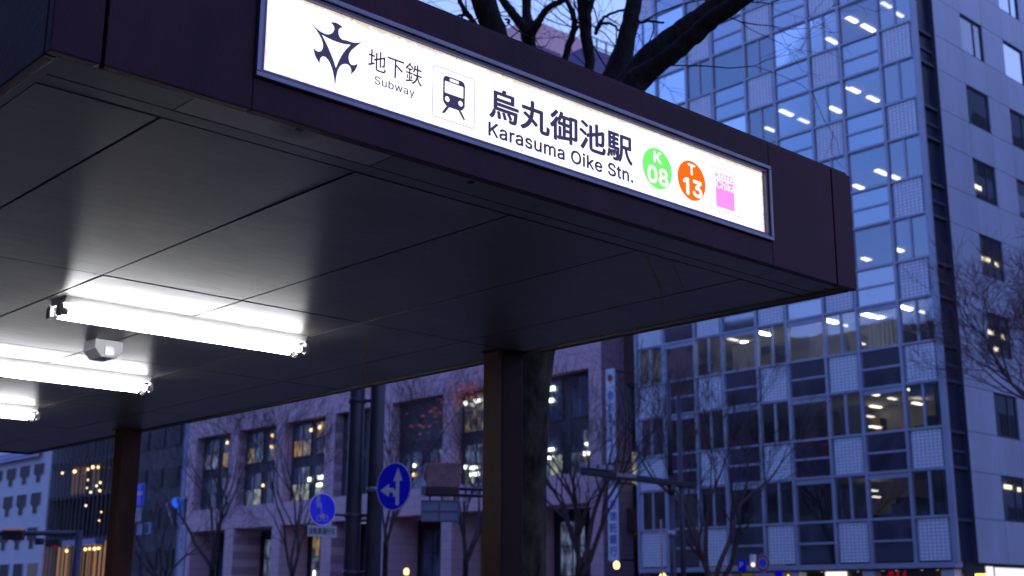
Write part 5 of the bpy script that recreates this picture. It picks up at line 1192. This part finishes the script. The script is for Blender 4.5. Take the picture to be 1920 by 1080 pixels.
wht = mat('white_render', (.50, .50, .56), .7, var=.06, scale=.5)
MB().box((54, 129.2, 0), (70, 165, 23)).build('wall', wht, whiteb)
wdark = mat('stepped_glass', (.012, .012, .02), .5, spec=.2)
wlit = mat('stepped_lit', (.03, .028, .02), .5, emit=(.7, .6, .2), estr=.03)
for r_, (py0, py1, pxs) in enumerate(((1055, 1100, 62), (988, 1029, 62), (923, 963, 69), (868.5, 904, 75.5), (812, 846, 80))):
    for k in range(8):
        c_ = on_x(pxs, py0, 54); yv = c_.y-1.3 + 3.72*k; zt = c_.z; hh_ = zt - on_x(pxs, py1, 54).z
        prof = [(yv, zt), (yv+2.6, zt), (yv+2.6, zt-hh_*.56), (yv+1.85, zt-hh_*.68), (yv+1.85, zt-hh_), (yv+.75, zt-hh_), (yv+.75, zt-hh_*.68), (yv, zt-hh_*.56)] if r_ > 0 else [(yv, zt), (yv+2.5, zt), (yv+2.5, zt-2.6), (yv, zt-2.6)]
        f = MB().prism([(53.93, p[0], p[1]) for p in prof], (.065, 0, 0)).build('window', wht, whiteb)
        cy = sum(p[0] for p in prof)/len(prof); cz = sum(p[1] for p in prof)/len(prof)
        MB().prism([(53.90, p[0]+.06*(1 if p[0] < cy else -1), p[1]-.05*(1 if p[1] > cz else -1)) for p in prof], (.028, 0, 0)).build('pane', wlit if (r_, k) in ((0, 0),) else wdark, f)
tag_b = on_x(66, 852, 53.2)
bb = thing('blue_signboard', 'white and blue signboard along the top of the white building, half hidden by canopy', 'sign', (53.2, tag_b.y+5, tag_b.z))
MB().box((53.2, tag_b.y, tag_b.z-.15), (53.6, tag_b.y+14, tag_b.z+1.0)).build('board', mat('board_white', (.55, .58, .68), .5), bb)
MB().box((53.15, tag_b.y+.1, tag_b.z-.02), (53.19, tag_b.y+13.9, tag_b.z+.6)).build('blue_band', mat('board_blue', (.03, .05, .42), .4), bb)
wm = MB(); yv = tag_b.y+.8
while yv < tag_b.y+13: wm.box((53.12, yv, tag_b.z+.12), (53.149, yv+.45, tag_b.z+.42)); yv += .8
wm.build('lettering', wht, bb)

# far tall buildings above the canopy
tower = thing('afterglow_tower', 'distant tall building with plain walls coloured with sunset glow above the canopy roof', 'building', (120, 120, 0))
tower_m = mat('tower_afterglow', (.85, .50, .50), .7, var=.05, scale=.2); tower_s = mat('tower_mauve', (.45, .38, .48), .7, var=.05, scale=.2)  # sunset glow on the tower put into the rose base colour
c = on_x(993, 33, 102)
e_ = on_y(1085, 69, c.y)
MB().box((102, c.y, 0), (max(e_.x, 112)+1, c.y+22, c.z)).build('wall', tower_m, tower)
mb = MB()
for k in range(4): mb.box((101.9, c.y+.3, c.z-2.8-3.6*k), (101.99, c.y+21.8, c.z-2.65-3.6*k))
mb.build('wall_joint', tower_s, tower)
rail_b = thing('flat_roofed_building', 'distant dark flat roofed building with a rooftop railing above the canopy', 'building', (102, 105, 0))
p = on_y(1108, 88, 96.0); q = on_y(1200, 122, 96.0)
MB().box((p.x-.6, 96.0, 0), (q.x+4, 112, p.z)).build('wall', mat('violet_wall', (.11, .09, .19), .6, var=.1, scale=.3), rail_b)
mb = MB(); n_ = 9
for k in range(n_):
    x = p.x-.5 + (q.x+4.4-p.x)*k/(n_-1); mb.box((x-.09, 96.05, p.z), (x+.09, 96.2, p.z+1.55))
for z in (p.z+1.45, p.z+.35): mb.box((p.x-.6, 96.21, z), (q.x+4, 96.3, z+.15))
mb.build('railing', mat('rail_dark', (.06, .06, .12), .5), rail_b)
low = thing('low_roofed_building', 'distant brown roofed block just above the canopy between the tree stems', 'building', (90, 95, 0))
p = on_y(1006, 83, 92.0); q = on_y(1052, 104, 92.0)
MB().box((p.x, 92.0, 0), (q.x, 104, p.z)).build('wall', mat('block_brown', (.14, .10, .17), .6, var=.1, scale=.3), low)
MB().box((q.x+.01, 92.6, 0), (q.x+7, 104, p.z-1.2)).build('glazed_wing', mat('wing_blue', (.16, .2, .42), .2), low)

# ------------------------------------------------------------------ block behind the viewer, seen only as a reflection in the glass
def mirrored(label, y0, y1, h, m_, step):
    refl = thing('brown_office', label, 'building', (-28, (y0+y1)/2, 0))
    MB().box((-34, y0, 0), (-10, y1, h)).build('wall', m_, refl)
    k = 0
    while 3.2+3.6*k+1.7 < h-1.5:
        mb = MB(); yv = y0+1.2
        while yv < y1-2.4: mb.box((-9.99, yv, 3.2+3.6*k), (-9.93, yv+2.0, 4.9+3.6*k)); yv += step
        mb.build('window_row', dark_wall, refl); k += 1
    if h > 29: MB().box((-31, y0+3, h+.001), (-25, y0+9, h+3)).build('plant_room', m_, refl)
mirrored('brown brick office block mirrored in the lower left of the glass front', -14, 52.0, 30.3, brown, 3.6)
mirrored('grey office block mirrored low in the right of the glass front', 52.02, 84, 27.3, mat('grey_block', (.11, .10, .11), .7), 3.2)
south = thing('stone_office', 'grey stone office block across the side street, mirrored in the side windows', 'building', (95, -6, 0))
MB().box((62, -18, 0), (138, 4.5, 45)).build('wall', mat('pale_block', (.30, .29, .31), .7), south)
MB().box((84, -12, 45.001), (104, 0, 49)).build('plant_room', mat('pale_block', (.30, .29, .31), .7), south)
for k in range(11):
    for q in range(11): MB().box((64+6.6*q, 4.51, 3.4+3.7*k), (68.2+6.6*q, 4.57, 5.3+3.7*k)).build('window', dark_wall, south)
mirrored('taller reddish office block mirrored beside the grey one', 84.02, 132, 31.8, mat('reddish_block', (.15, .08, .08), .7), 4.1)

# ------------------------------------------------------------------ street furniture, near pavement
steel = mat('steel_dark', (.055, .05, .07), .45, metal=.3, var=.2, scale=4)
galv = mat('galvanised', (.32, .32, .36), .4, metal=.6, var=.2, scale=6)
sign_blue = mat('sign_blue', (.006, .012, .85), .35, emit=(.0, .01, .5), estr=.0)
sign_white = mat('sign_white', (.82, .82, .86), .4)
sign_back = mat('sign_back', (.28, .28, .32), .5, metal=.4)
def pole(px, X, r, h, label, name='steel_pole', m_=steel, group=None, taper=.9):
    g_ = ground_x(px, X); t = thing(name, label, 'pole', g_, group)
    MB().tube([g_, g_+Vector((0, 0, h*.5)), g_+Vector((0, 0, h))], [r, r*(1+taper)/2, r*taper], 18).build('shaft', m_, t)
    MB().lathe(g_, [(r*1.5, 0), (r*1.5, .03), (r*1.1, .10)], 18).build('base_collar', m_, t)
    return t, g_
tp, gA = pole(657, 9.42, .104, 7.5, 'left of two dark steel poles standing side by side behind the canopy', group='twin steel poles')
tq, gB = pole(697, 9.58, .100, 7.5, 'right of two dark steel poles, carrying the round arrow sign', group='twin steel poles')
for z in (1.85, 4.0, 2.55):
    m = MB(); m.tube([(gA.x, gA.y, z), (gB.x, gB.y, z)], .022, 8); m.lathe((gA.x, gA.y, z-.03), [(.112, 0), (.112, .06)], 18); m.build('tie_bracket', steel, tp)
def disc_sign(name, label, c, r, normal, m_, rim_m):
    t = thing(name, label, 'road sign', c); n_ = Vector(normal)
    MB().lathe(Vector(c), [(r*.99, -.004), (r, 0), (r, .004)], 48, axis=-n_).build('plate', sign_back, t)
    MB().lathe(Vector(c)+n_*.0045, [(r, 0), (r, .001)], 48, axis=n_).build('rim', rim_m, t)
    MB().lathe(Vector(c)+n_*.0065, [(r*.955, 0), (r*.955, .001)], 48, axis=n_).build('face', m_, t)
    return t
# direction arrow sign, faces -X
depthB = depth_of(Vector((gB.x, gB.y, EYE)))
cs = at(739, 912, depthB); cs = Vector((gB.x-.12, cs.y, cs.z))
cs = on_x(739, 912, gB.x-.13)
r_sign = 45/F_PX*depth_of(cs)
NA = (-cos(radians(8)), -sin(radians(8)), 0)
ar = disc_sign('arrow_sign', 'round blue road sign with white straight and left arrows on right steel pole', cs, r_sign, NA, sign_blue, sign_white)
def arrow_poly(polys, c, r, m_, parent, nrm):
    n_ = Vector(nrm); side = Vector((0, 0, 1)).cross(n_); mb = MB()
    for pts in polys:
        mb.prism([Vector(c)+n_*.0085 + side*(a*r) + Vector((0, 0, b*r)) for a, b in pts], n_*.001)
    return mb.build('arrow', m_, parent)
# (x right, z up) in sign radii
arrow_poly([[(.13, -.78), (.33, -.78), (.33, .22), (.13, .22)], [(-.03, .22), (.5, .22), (.235, .78)],
            ], cs, r_sign, sign_white, ar, NA)
arrow_poly([[(.129, -.42), (.129, -.18), (-.02, -.06), (-.26, -.04), (-.26, -.24), (-.08, -.25), (-.02, -.31), (-.02, -.42)], [(-.26, .12), (-.26, -.42), (-.78, -.14)]], cs, r_sign, sign_white, ar, NA)
mb = MB(); mb.tube([(gB.x, gB.y, cs.z), (cs.x+.012, cs.y+.05, cs.z)], .02, 8); mb.lathe((gB.x, gB.y, cs.z-.03), [(.108, 0), (.108, .06)], 18)
mb.build('bracket', galv, ar)
# bicycle sign, faces -Y
cb = on_y(604, 955, gA.y-.12)
r_b = 30/F_PX*depth_of(cb)
bk = disc_sign('bicycle_sign', 'round blue sign with white figures on left steel pole above a small white plate', cb, r_b, (0, -1, 0), sign_blue, sign_white)
pale = mat('sign_worn_white', (.30, .32, .55), .5)
nn = Vector((0, -1, 0))
mb = MB()
fig = [[(-.42, .86), (-.25, .86), (-.2, .55), (-.26, .1), (-.42, .1), (-.5, .5)], [(-.22, .42), (-.06, .36), (-.08, .05), (-.2, .02)], [(-.12, .05), (-.06, .05), (-.06, -.4), (-.12, -.4)]]
for f_ in fig: mb.prism([cb + nn*.0085 + Vector((a*r_b, 0, b*r_b)) for a, b in f_], nn*.001)
for cx in (-.22, .26):
    for k in range(16):
        t0, t1 = 2*pi*k/16, 2*pi*(k+1)/16
        mb.prism([cb+nn*.0085+Vector(((cx+q*cos(t))*r_b, 0, (-.55+q*sin(t))*r_b)) for q, t in ((.2, t0), (.2, t1), (.15, t1), (.15, t0))], nn*.001)
mb.prism([cb+nn*.0085+Vector((a*r_b, 0, b*r_b)) for a, b in ((-.22, -.55), (-.1, -.25), (.15, -.25), (.26, -.55), (.02, -.56))], nn*.0012)
mb.build('pictogram', pale, bk)
mb = MB(); mb.tube([(gA.x, gA.y, cb.z-.05), (cb.x+r_b*.6, cb.y+.02, cb.z-.05)], .016, 8); mb.build('bracket', steel, bk)
pc = on_y(604, 996, gA.y-.12); hw, hh = 26/F_PX*depth_of(pc)/.8, 10.5/F_PX*depth_of(pc)
plate = MB().box((pc.x-hw, pc.y-.003, pc.z-hh), (pc.x+hw, pc.y+.003, pc.z+hh)).build('sub_plate', mat('plate_mauve', (.40, .38, .42), .5), bk)
text_on('plate_lettering', '自転車通行可', mat('plate_ink', (.03, .025, .04), .5), plate, (pc.x-hw*.88, pc.y-.0045, pc.z-hh*.6), (1, 0, 0), (0, 0, 1), hw*1.76, hh*1.2, bold=.02)
# hooded box sign right of the arrow sign
DB = 16.5
bxs = thing('hooded_sign', 'weathered pinkish box with sloping hood above a blue grey panel beside the arrow sign', 'sign box', at(825, 925, DB))
def P(px, py, dd=0): return at(px, py, DB+dd)
hood_m = mat('hood_rust', (.25, .115, .10), .6, var=.35, scale=9, col2=(.36, .17, .15)); grille_m = mat('grille_dark', (.06, .045, .055), .6)
o_ = at(826, 975, DB)
ub = Vector((RI.x, RI.y, 0)).normalized(); vb = Vector((FW.x, FW.y, 0)).normalized(); sc = DB/F_PX
def bpt(px, py, d=0): return o_ + ub*((px-826)*sc) + Vector((0, 0, 1))*((975-py)*sc*1.03) + vb*d
MB().prism([bpt(800, 915), bpt(789, 915, .05), bpt(792, 872, .22), bpt(797, 870, .10)], ub*(62*sc)).build('hood', hood_m, bxs)
MB().prism([bpt(799.5, 930, .02), bpt(799.5, 915.5, .005), bpt(799.5, 915.5, .26), bpt(799.5, 930, .26)], ub*(60*sc)).build('grille', grille_m, bxs)
MB().prism([bpt(788, 930, .06), bpt(788, 914, -.004), bpt(791, 871.5, .20), bpt(797, 869, .24), bpt(798, 930, .26)], ub*(9*sc)).build('cheek', mat('cheek_blue', (.26, .29, .40), .5, var=.2, scale=6), bxs)
for k in range(3): MB().prism([bpt(801, 919+4.2*k, .002), bpt(801, 917.4+4.2*k, .002), bpt(801, 917.4+4.2*k, -.012), bpt(801, 919+4.2*k, -.012)], ub*(57*sc)).build('grille_bar', mat('bar_mauve', (.12, .08, .10), .6), bxs)
MB().prism([bpt(789, 978), bpt(789, 940), bpt(789, 940, .06), bpt(789, 978, .06)], ub*(71*sc)).build('panel', mat('panel_blue', (.20, .22, .33), .5, var=.1, scale=5), bxs)
mb = MB()
for py in (940.5, 959, 976.5): mb.prism([bpt(789, py+1, -.012), bpt(789, py-1, -.012), bpt(789, py-1, -.001), bpt(789, py+1, -.001)], ub*(71*sc))
for px in (789, 823, 858): mb.prism([bpt(px, 976, -.016), bpt(px, 941, -.016), bpt(px, 941, -.0125), bpt(px, 976, -.0125)], ub*(2.2*sc))
mb.build('panel_rib', mat('rib_blue', (.12, .13, .22), .5), bxs)
mb = MB()
for px in (805, 828, 851): mb.tube([bpt(px, 941, .03), bpt(px, 928, .05)], .012, 6)
for py in (917, 929): mb.tube([bpt(860, py, .15), bpt(965, py+2, .15)], .022, 8)
gp_ = bpt(965, 975, .15)
mb.tube([(gp_.x, gp_.y, 0), (gp_.x, gp_.y, bpt(965, 905).z)], .05, 12)
mb.build('mounting_arm', steel, bxs)

# ------------------------------------------------------------------ traffic signals
sg = thing('traffic_signal', 'traffic signal with horizontal arm seen from the side before the glass office', 'traffic signal', ground_x(1264, 33.0))
g1 = ground_x(1264, 33.0); dS = depth_of(Vector((g1.x, g1.y, EYE)))
apz = on_x(1264, 899, 33.0).z
tipx = g1.x - 3.9
arm0 = Vector((g1.x, g1.y, apz))
tip = on_y(1092, 884, g1.y)
MB().tube([g1, g1+Vector((0, 0, apz-.5))], [.12, .10], 14).build('pole', steel, sg)
arm_m = mat('arm_brown', (.030, .022, .026), .5, var=.2, scale=3)
ex_ = on_y(1302, 908, g1.y)
MB().prism([(tip.x, g1.y-.11, tip.z-.10), (tip.x, g1.y+.11, tip.z-.10), (tip.x, g1.y+.11, tip.z+.10), (tip.x, g1.y-.11, tip.z+.10)], Vector((ex_.x-tip.x, 0, ex_.z-tip.z-.06))).build('arm', arm_m, sg, bevel=.03)
MB().tube([g1+Vector((0, 0, apz-.5)), g1+Vector((0, 0, apz-.2))], [.11, .16], 12).build('arm_bracket', arm_m, sg)
MB().tube([g1+Vector((0, 0, apz+.15)), g1+Vector((0, 0, apz+3.4))], [.09, .07], 12).build('upper_pole', steel, sg)
hd = MB().box((tip.x-.02, g1.y-.16, tip.z+.102), (tip.x+1.3, g1.y+.12, tip.z+.26)).build('signal_head', mat('signal_grey', (.25, .24, .28), .5, var=.2, scale=4), sg, bevel=.02)
for k in range(3): MB().box((tip.x+.08+.42*k, g1.y-.20, tip.z+.12), (tip.x+.14+.42*k, g1.y-.161, tip.z+.25)).build('visor', steel, hd)
MB().box((tip.x+1.45, g1.y-.125, tip.z-.06), (tip.x+2.4, g1.y-.112, tip.z+.06)).build('name_strip', mat('strip_grey', (.22, .21, .25), .5, var=.5, scale=9), sg)
MB().lathe((g1.x-.0, g1.y, apz-1.9), [(.13, 0), (.13, .22)], 14).build('control_band', galv, sg)
pole(1283, 33.6, .095, 8.5, 'plain grey steel pole just right of the traffic signal pole', 'steel_pole')
thin = pole(1243, 35.0, .04, 4.4, 'thin pinkish marker post left of the traffic signal pole', 'marker_post', mat('post_pink', (.42, .2, .2), .5))[0]
ls = thing('traffic_signal', 'dark traffic signal arm across the white building at far left', 'traffic signal', ground_x(137, 9.8))
g2 = ground_x(137, 9.8); z2 = on_x(137, 1000, 9.8).z
MB().tube([g2, (g2.x, g2.y, z2+.05)], [.075, .065], 12).build('pole', steel, ls)
le = at(-60, 1001, depth_of(Vector((g2.x, g2.y, EYE))))
MB().tube([(g2.x, g2.y, z2), le], [.045, .04], 10).build('arm', steel, ls)
def sb(px0, px1, py0, py1, m_, name, parent, dd=0):
    d_ = depth_of(Vector((g2.x, g2.y, EYE)))-.1+dd; a = at(px0, py1, d_); s2 = d_/F_PX
    MB().prism([a, a+ub*((px1-px0)*s2), a+ub*((px1-px0)*s2)+Vector((0, 0, (py1-py0)*s2)), a+Vector((0, 0, (py1-py0)*s2))], vb*.12).build(name, m_, parent, bevel=.015)
sb(3, 42, 992, 1012, steel, 'signal_head', ls); sb(64, 78, 1009, 1021, steel, 'signal_head', ls, .2); sb(84, 112, 1010, 1025, steel, 'signal_head', ls, .2)
sb(5, 41, 990, 994, mat('hood_pink_lit', (.5, .28, .28), .5, emit=(.8, .35, .3), estr=.1), 'visor', ls, -.1)  # light along the hood top put in as a pink glow
sb(96, 104, 1022, 1026, glow('red_lamp', (1, .03, .05), .09), 'red_lens', ls, -.12)

# ------------------------------------------------------------------ signs on the far side
def flat_sign(name, label, px0, px1, py0, py1, X, m_, pole_px=None, cat='sign', group=None):
    a, b = on_x(px0, py1, X), on_x(px1, py0, X)
    t = thing(name, label, cat, ((a.x, (a.y+b.y)/2, 0)), group)
    f = MB().box((X, b.y, a.z), (X+.08, a.y, b.z)).build('panel', m_, t)
    if pole_px:
        g_ = ground_x(pole_px, X+.15); MB().tube([g_, (g_.x, g_.y, b.z-.05)], .05, 10).build('pole', steel, t)
    return t, a, b
t, a, b = flat_sign('bus_stop_sign', 'blue sign with white bar and white panel below, right of the rear post', 253, 271, 906, 950, 37.0, mat('frame_lightblue', (.12, .2, .6), .4), 258)
h = b.z-a.z; wd = a.y-b.y
for f0, f1, m_, nm in ((.02, .46, sign_blue, 'blue_field'), (.48, .66, mat('sign_bar', (.45, .47, .60), .4), 'white_bar'), (.68, .96, sign_blue, 'blue_field')):
    MB().box((36.94, b.y+wd*.15, a.z+h*f0), (36.995, a.y-.02, a.z+h*f1)).build(nm, m_, t)
p0, p1 = on_x(249, 979, 37), on_x(266, 951, 37)
MB().box((36.95, p1.y, p0.z), (37.02, p0.y, p1.z)).build('timetable_panel', mat('timetable', (.38, .35, .42), .6, var=.4, scale=3), t)
t, a, b = flat_sign('square_sign', 'pale blue square sign with a dark figure right of the rear post', 256, 283, 979, 1003, 37.2, mat('sign_cyan', (.16, .28, .42), .4), 262)
MB().prism([(37.15, b.y+.35, a.z+.1), (37.15, b.y+.7, a.z+.1), (37.15, b.y+.62, b.z-.1), (37.15, b.y+.35, b.z-.15)], (.045, 0, 0)).build('figure', steel, t)
t, a, b = flat_sign('white_pylon', 'tall white pylon sign with small vertical lettering in front of the pink building', 326, 350, 983, 1090, 44.0, mat('pylon_side', (.16, .2, .38), .5))
MB().box((43.9, b.y, 0), (43.999, b.y+(a.y-b.y)*.55, b.z)).build('lettered_face', mat('pylon_white', (.48, .50, .62), .5), t)
for k, ch in enumerate('駐車場入口'):
    text_on('lettering', ch, mat('pylon_ink', (.06, .07, .18), .5), t, (43.885, b.y+(a.y-b.y)*.40, b.z-.75-.52*k), (0, -1, 0), (0, 0, 1), (a.y-b.y)*.26, .42)
t, a, b = flat_sign('hanging_banner_sign', 'pale blue slanted banner above the white pylon', 331, 348, 930, 982, 44.6, mat('banner_blue', (.22, .28, .46), .5))
MB().box((44.55, b.y-.1, b.z-.2), (44.68, b.y+.05, 0)).build('pole', steel, t)
q = [on_x(314, 941, 44.3), on_x(333, 931, 44.3), on_x(333, 955, 44.3)]
MB().prism(q, (.06, 0, 0)).build('blue_flag', mat('flag_blue', (.03, .16, .85), .5, emit=(.02, .15, 1), estr=.5), t)
q0, q1 = on_x(313, 945, 44.2), on_x(325, 990, 44.2)
MB().tube([q0, q1], .06, 8).build('stay', galv, t)
t, a, b = flat_sign('vertical_banner_sign', 'tall pale blue sign strip beside the leftmost pink bay under the canopy', 339, 355, 780, 925, 50.0, mat('strip_blue', (.20, .27, .46), .5))
MB().box((50.0, b.y, 0), (50.06, b.y+.15, a.z)).build('support', steel, t)
# white bank banner in two lengths on the pink pillar
ban_m = mat('banner_white', (.72, .74, .82), .6); ban_b = mat('banner_ink', (.05, .10, .48), .6)
t, a, b = flat_sign('hanging_banner', 'tall white vertical sign with blue characters and red mark on the pink pillar', 1138, 1152, 690, 868, 52.5, ban_m)
w_ = a.y-b.y; hz = (b.z-a.z)
text_on('lettering', '命', ban_b, t, (52.49, a.y-w_*.1, b.z-hz*.34), (0, -1, 0), (0, 0, 1), w_*.8, hz*.11, bold=.02)
text_on('lettering', '方', ban_b, t, (52.49, a.y-w_*.1, b.z-hz*.46), (0, -1, 0), (0, 0, 1), w_*.8, hz*.10, bold=.02)
for k in range(6): text_on('lettering', '自動車保険会'[k], ban_b, t, (52.49, a.y-w_*.3, b.z-hz*(.53+.065*k)), (0, -1, 0), (0, 0, 1), w_*.4, hz*.05)
MB().lathe((52.48, (a.y+b.y)/2, b.z-hz*.10), [(w_*.3, 0), (w_*.3, .01)], 12, axis=(-1, 0, 0)).build('red_mark', mat('mark_red', (.5, .04, .08), .5), t)
MB().box((52.6, b.y, a.z), (53.98, b.y+.1, a.z+.1)).build('bracket', steel, t); MB().box((52.6, b.y, b.z-.2), (53.98, b.y+.1, b.z-.1)).build('bracket', steel, t)
t, a, b = flat_sign('hanging_banner', 'lower white vertical sign with large blue characters on the pink pillar', 1141, 1158, 900, 1052, 52.5, ban_m)
w_ = a.y-b.y; hz = (b.z-a.z)
for k, ch in enumerate('京信託銀行'): text_on('lettering', ch, ban_b, t, (52.49, a.y-w_*.15, b.z-hz*(.36+.145*k)), (0, -1, 0), (0, 0, 1), w_*.7, hz*.12, bold=.02)
MB().box((52.6, b.y, a.z), (53.98, b.y+.1, a.z+.1)).build('bracket', steel, t); MB().box((52.6, b.y, b.z-.2), (53.98, b.y+.1, b.z-.1)).build('bracket', steel, t)
# globe lamps
def globe(px, py, X, label):
    g_ = ground_x(px, X); c = on_x(px, py, X); t = thing('globe_lamp', label, 'street lamp', g_, 'amber globe street lamps')
    MB().tube([g_, (c.x, c.y, c.z-.12)], .03, 8).build('pole', steel, t); MB().ball(c, .13, 14, 10, 1.35).build('globe', glow('globe_glow', (1, .58, .2), 3.2), t)
    MB().lathe((c.x, c.y, c.z-.2), [(.07, 0), (.09, .05)], 10).build('collar', steel, t)
globe(1156, 1060, 39.5, 'amber globe lamp below the white hanging banner'); globe(762, 1072, 39.5, 'amber globe lamp below the round blue arrow sign')
globe(1243, 1083, 37.0, 'amber globe lamp at the foot of the pink marker post')
# parking signs at the bottom
t, a, b = flat_sign('parking_sign', 'small blue parking sign before the glass office shop fronts', 1384, 1397, 1049, 1071, 39.0, sign_blue, 1390, 'road sign')
text_on('lettering', 'P', sign_white, t, (38.99, a.y-(a.y-b.y)*.25, a.z+(b.z-a.z)*.3), (0, -1, 0), (0, 0, 1), (a.y-b.y)*.5, (b.z-a.z)*.5, bold=.02)
c = on_x(1430.5, 1056, 39.0); r_ = 16/F_PX*depth_of(c)
t = disc_sign('no_parking_sign', 'round red rimmed blue road sign before the glass office shop fronts', c, r_, (-1, 0, 0), mat('no_park_red', (.33, .02, .07), .4), sign_white)
MB().lathe(c+Vector((-.009, 0, 0)), [(r_*.68, 0), (r_*.68, .001)], 32, axis=(-1, 0, 0)).build('inner_face', sign_white, t)
MB().lathe(c+Vector((-.012, 0, 0)), [(r_*.60, 0), (r_*.60, .001)], 32, axis=(-1, 0, 0)).build('blue_field', mat('pale_sign_blue', (.08, .16, .62), .4), t)
text_on('lettering', '8-20', sign_blue, t, (c.x-.015, c.y+r_*.42, c.z-r_*.15), (0, -1, 0), (0, 0, 1), r_*.84, r_*.4, bold=.03)
MB().tube([(c.x+.05, c.y, 0), (c.x+.05, c.y, c.z)], .035, 10).build('pole', galv, t)
p0, p1 = on_x(1419, 1092, 39.0), on_x(1446, 1074, 39.0)
MB().box((38.98, p1.y, p0.z), (39.0, p0.y, p1.z)).build('sub_plate', mat('sub_plate_blue', (.3, .34, .5), .5), t)
t, a, b = flat_sign('blue_sign', 'small blue square sign right of the no parking sign', 1453, 1465, 1071, 1090, 39.0, sign_blue, 1459, 'road sign')
MB().box((38.97, b.y+.04, a.z+.04), (38.995, a.y-.04, a.z+.12)).build('white_bar', sign_white, t)
cm = thing('lamp_bracket', 'small white spotlight between the parking sign and the no parking sign', 'lamp', on_x(1412, 1054, 40.0))
c = on_x(1412, 1054, 40.0)
MB().tube([(c.x, c.y, 0), (c.x, c.y, c.z+.1)], .03, 8).build('pole', steel, cm); MB().box((c.x-.08, c.y-.1, c.z-.05), (c.x+.08, c.y+.1, c.z+.28)).build('housing', sign_white, cm, bevel=.02)
MB().ball((c.x-.09, c.y-.06, c.z-.1), .08, 10, 6).build('lens', glow('lens_glow', (1, .9, .8), 1.2), cm)
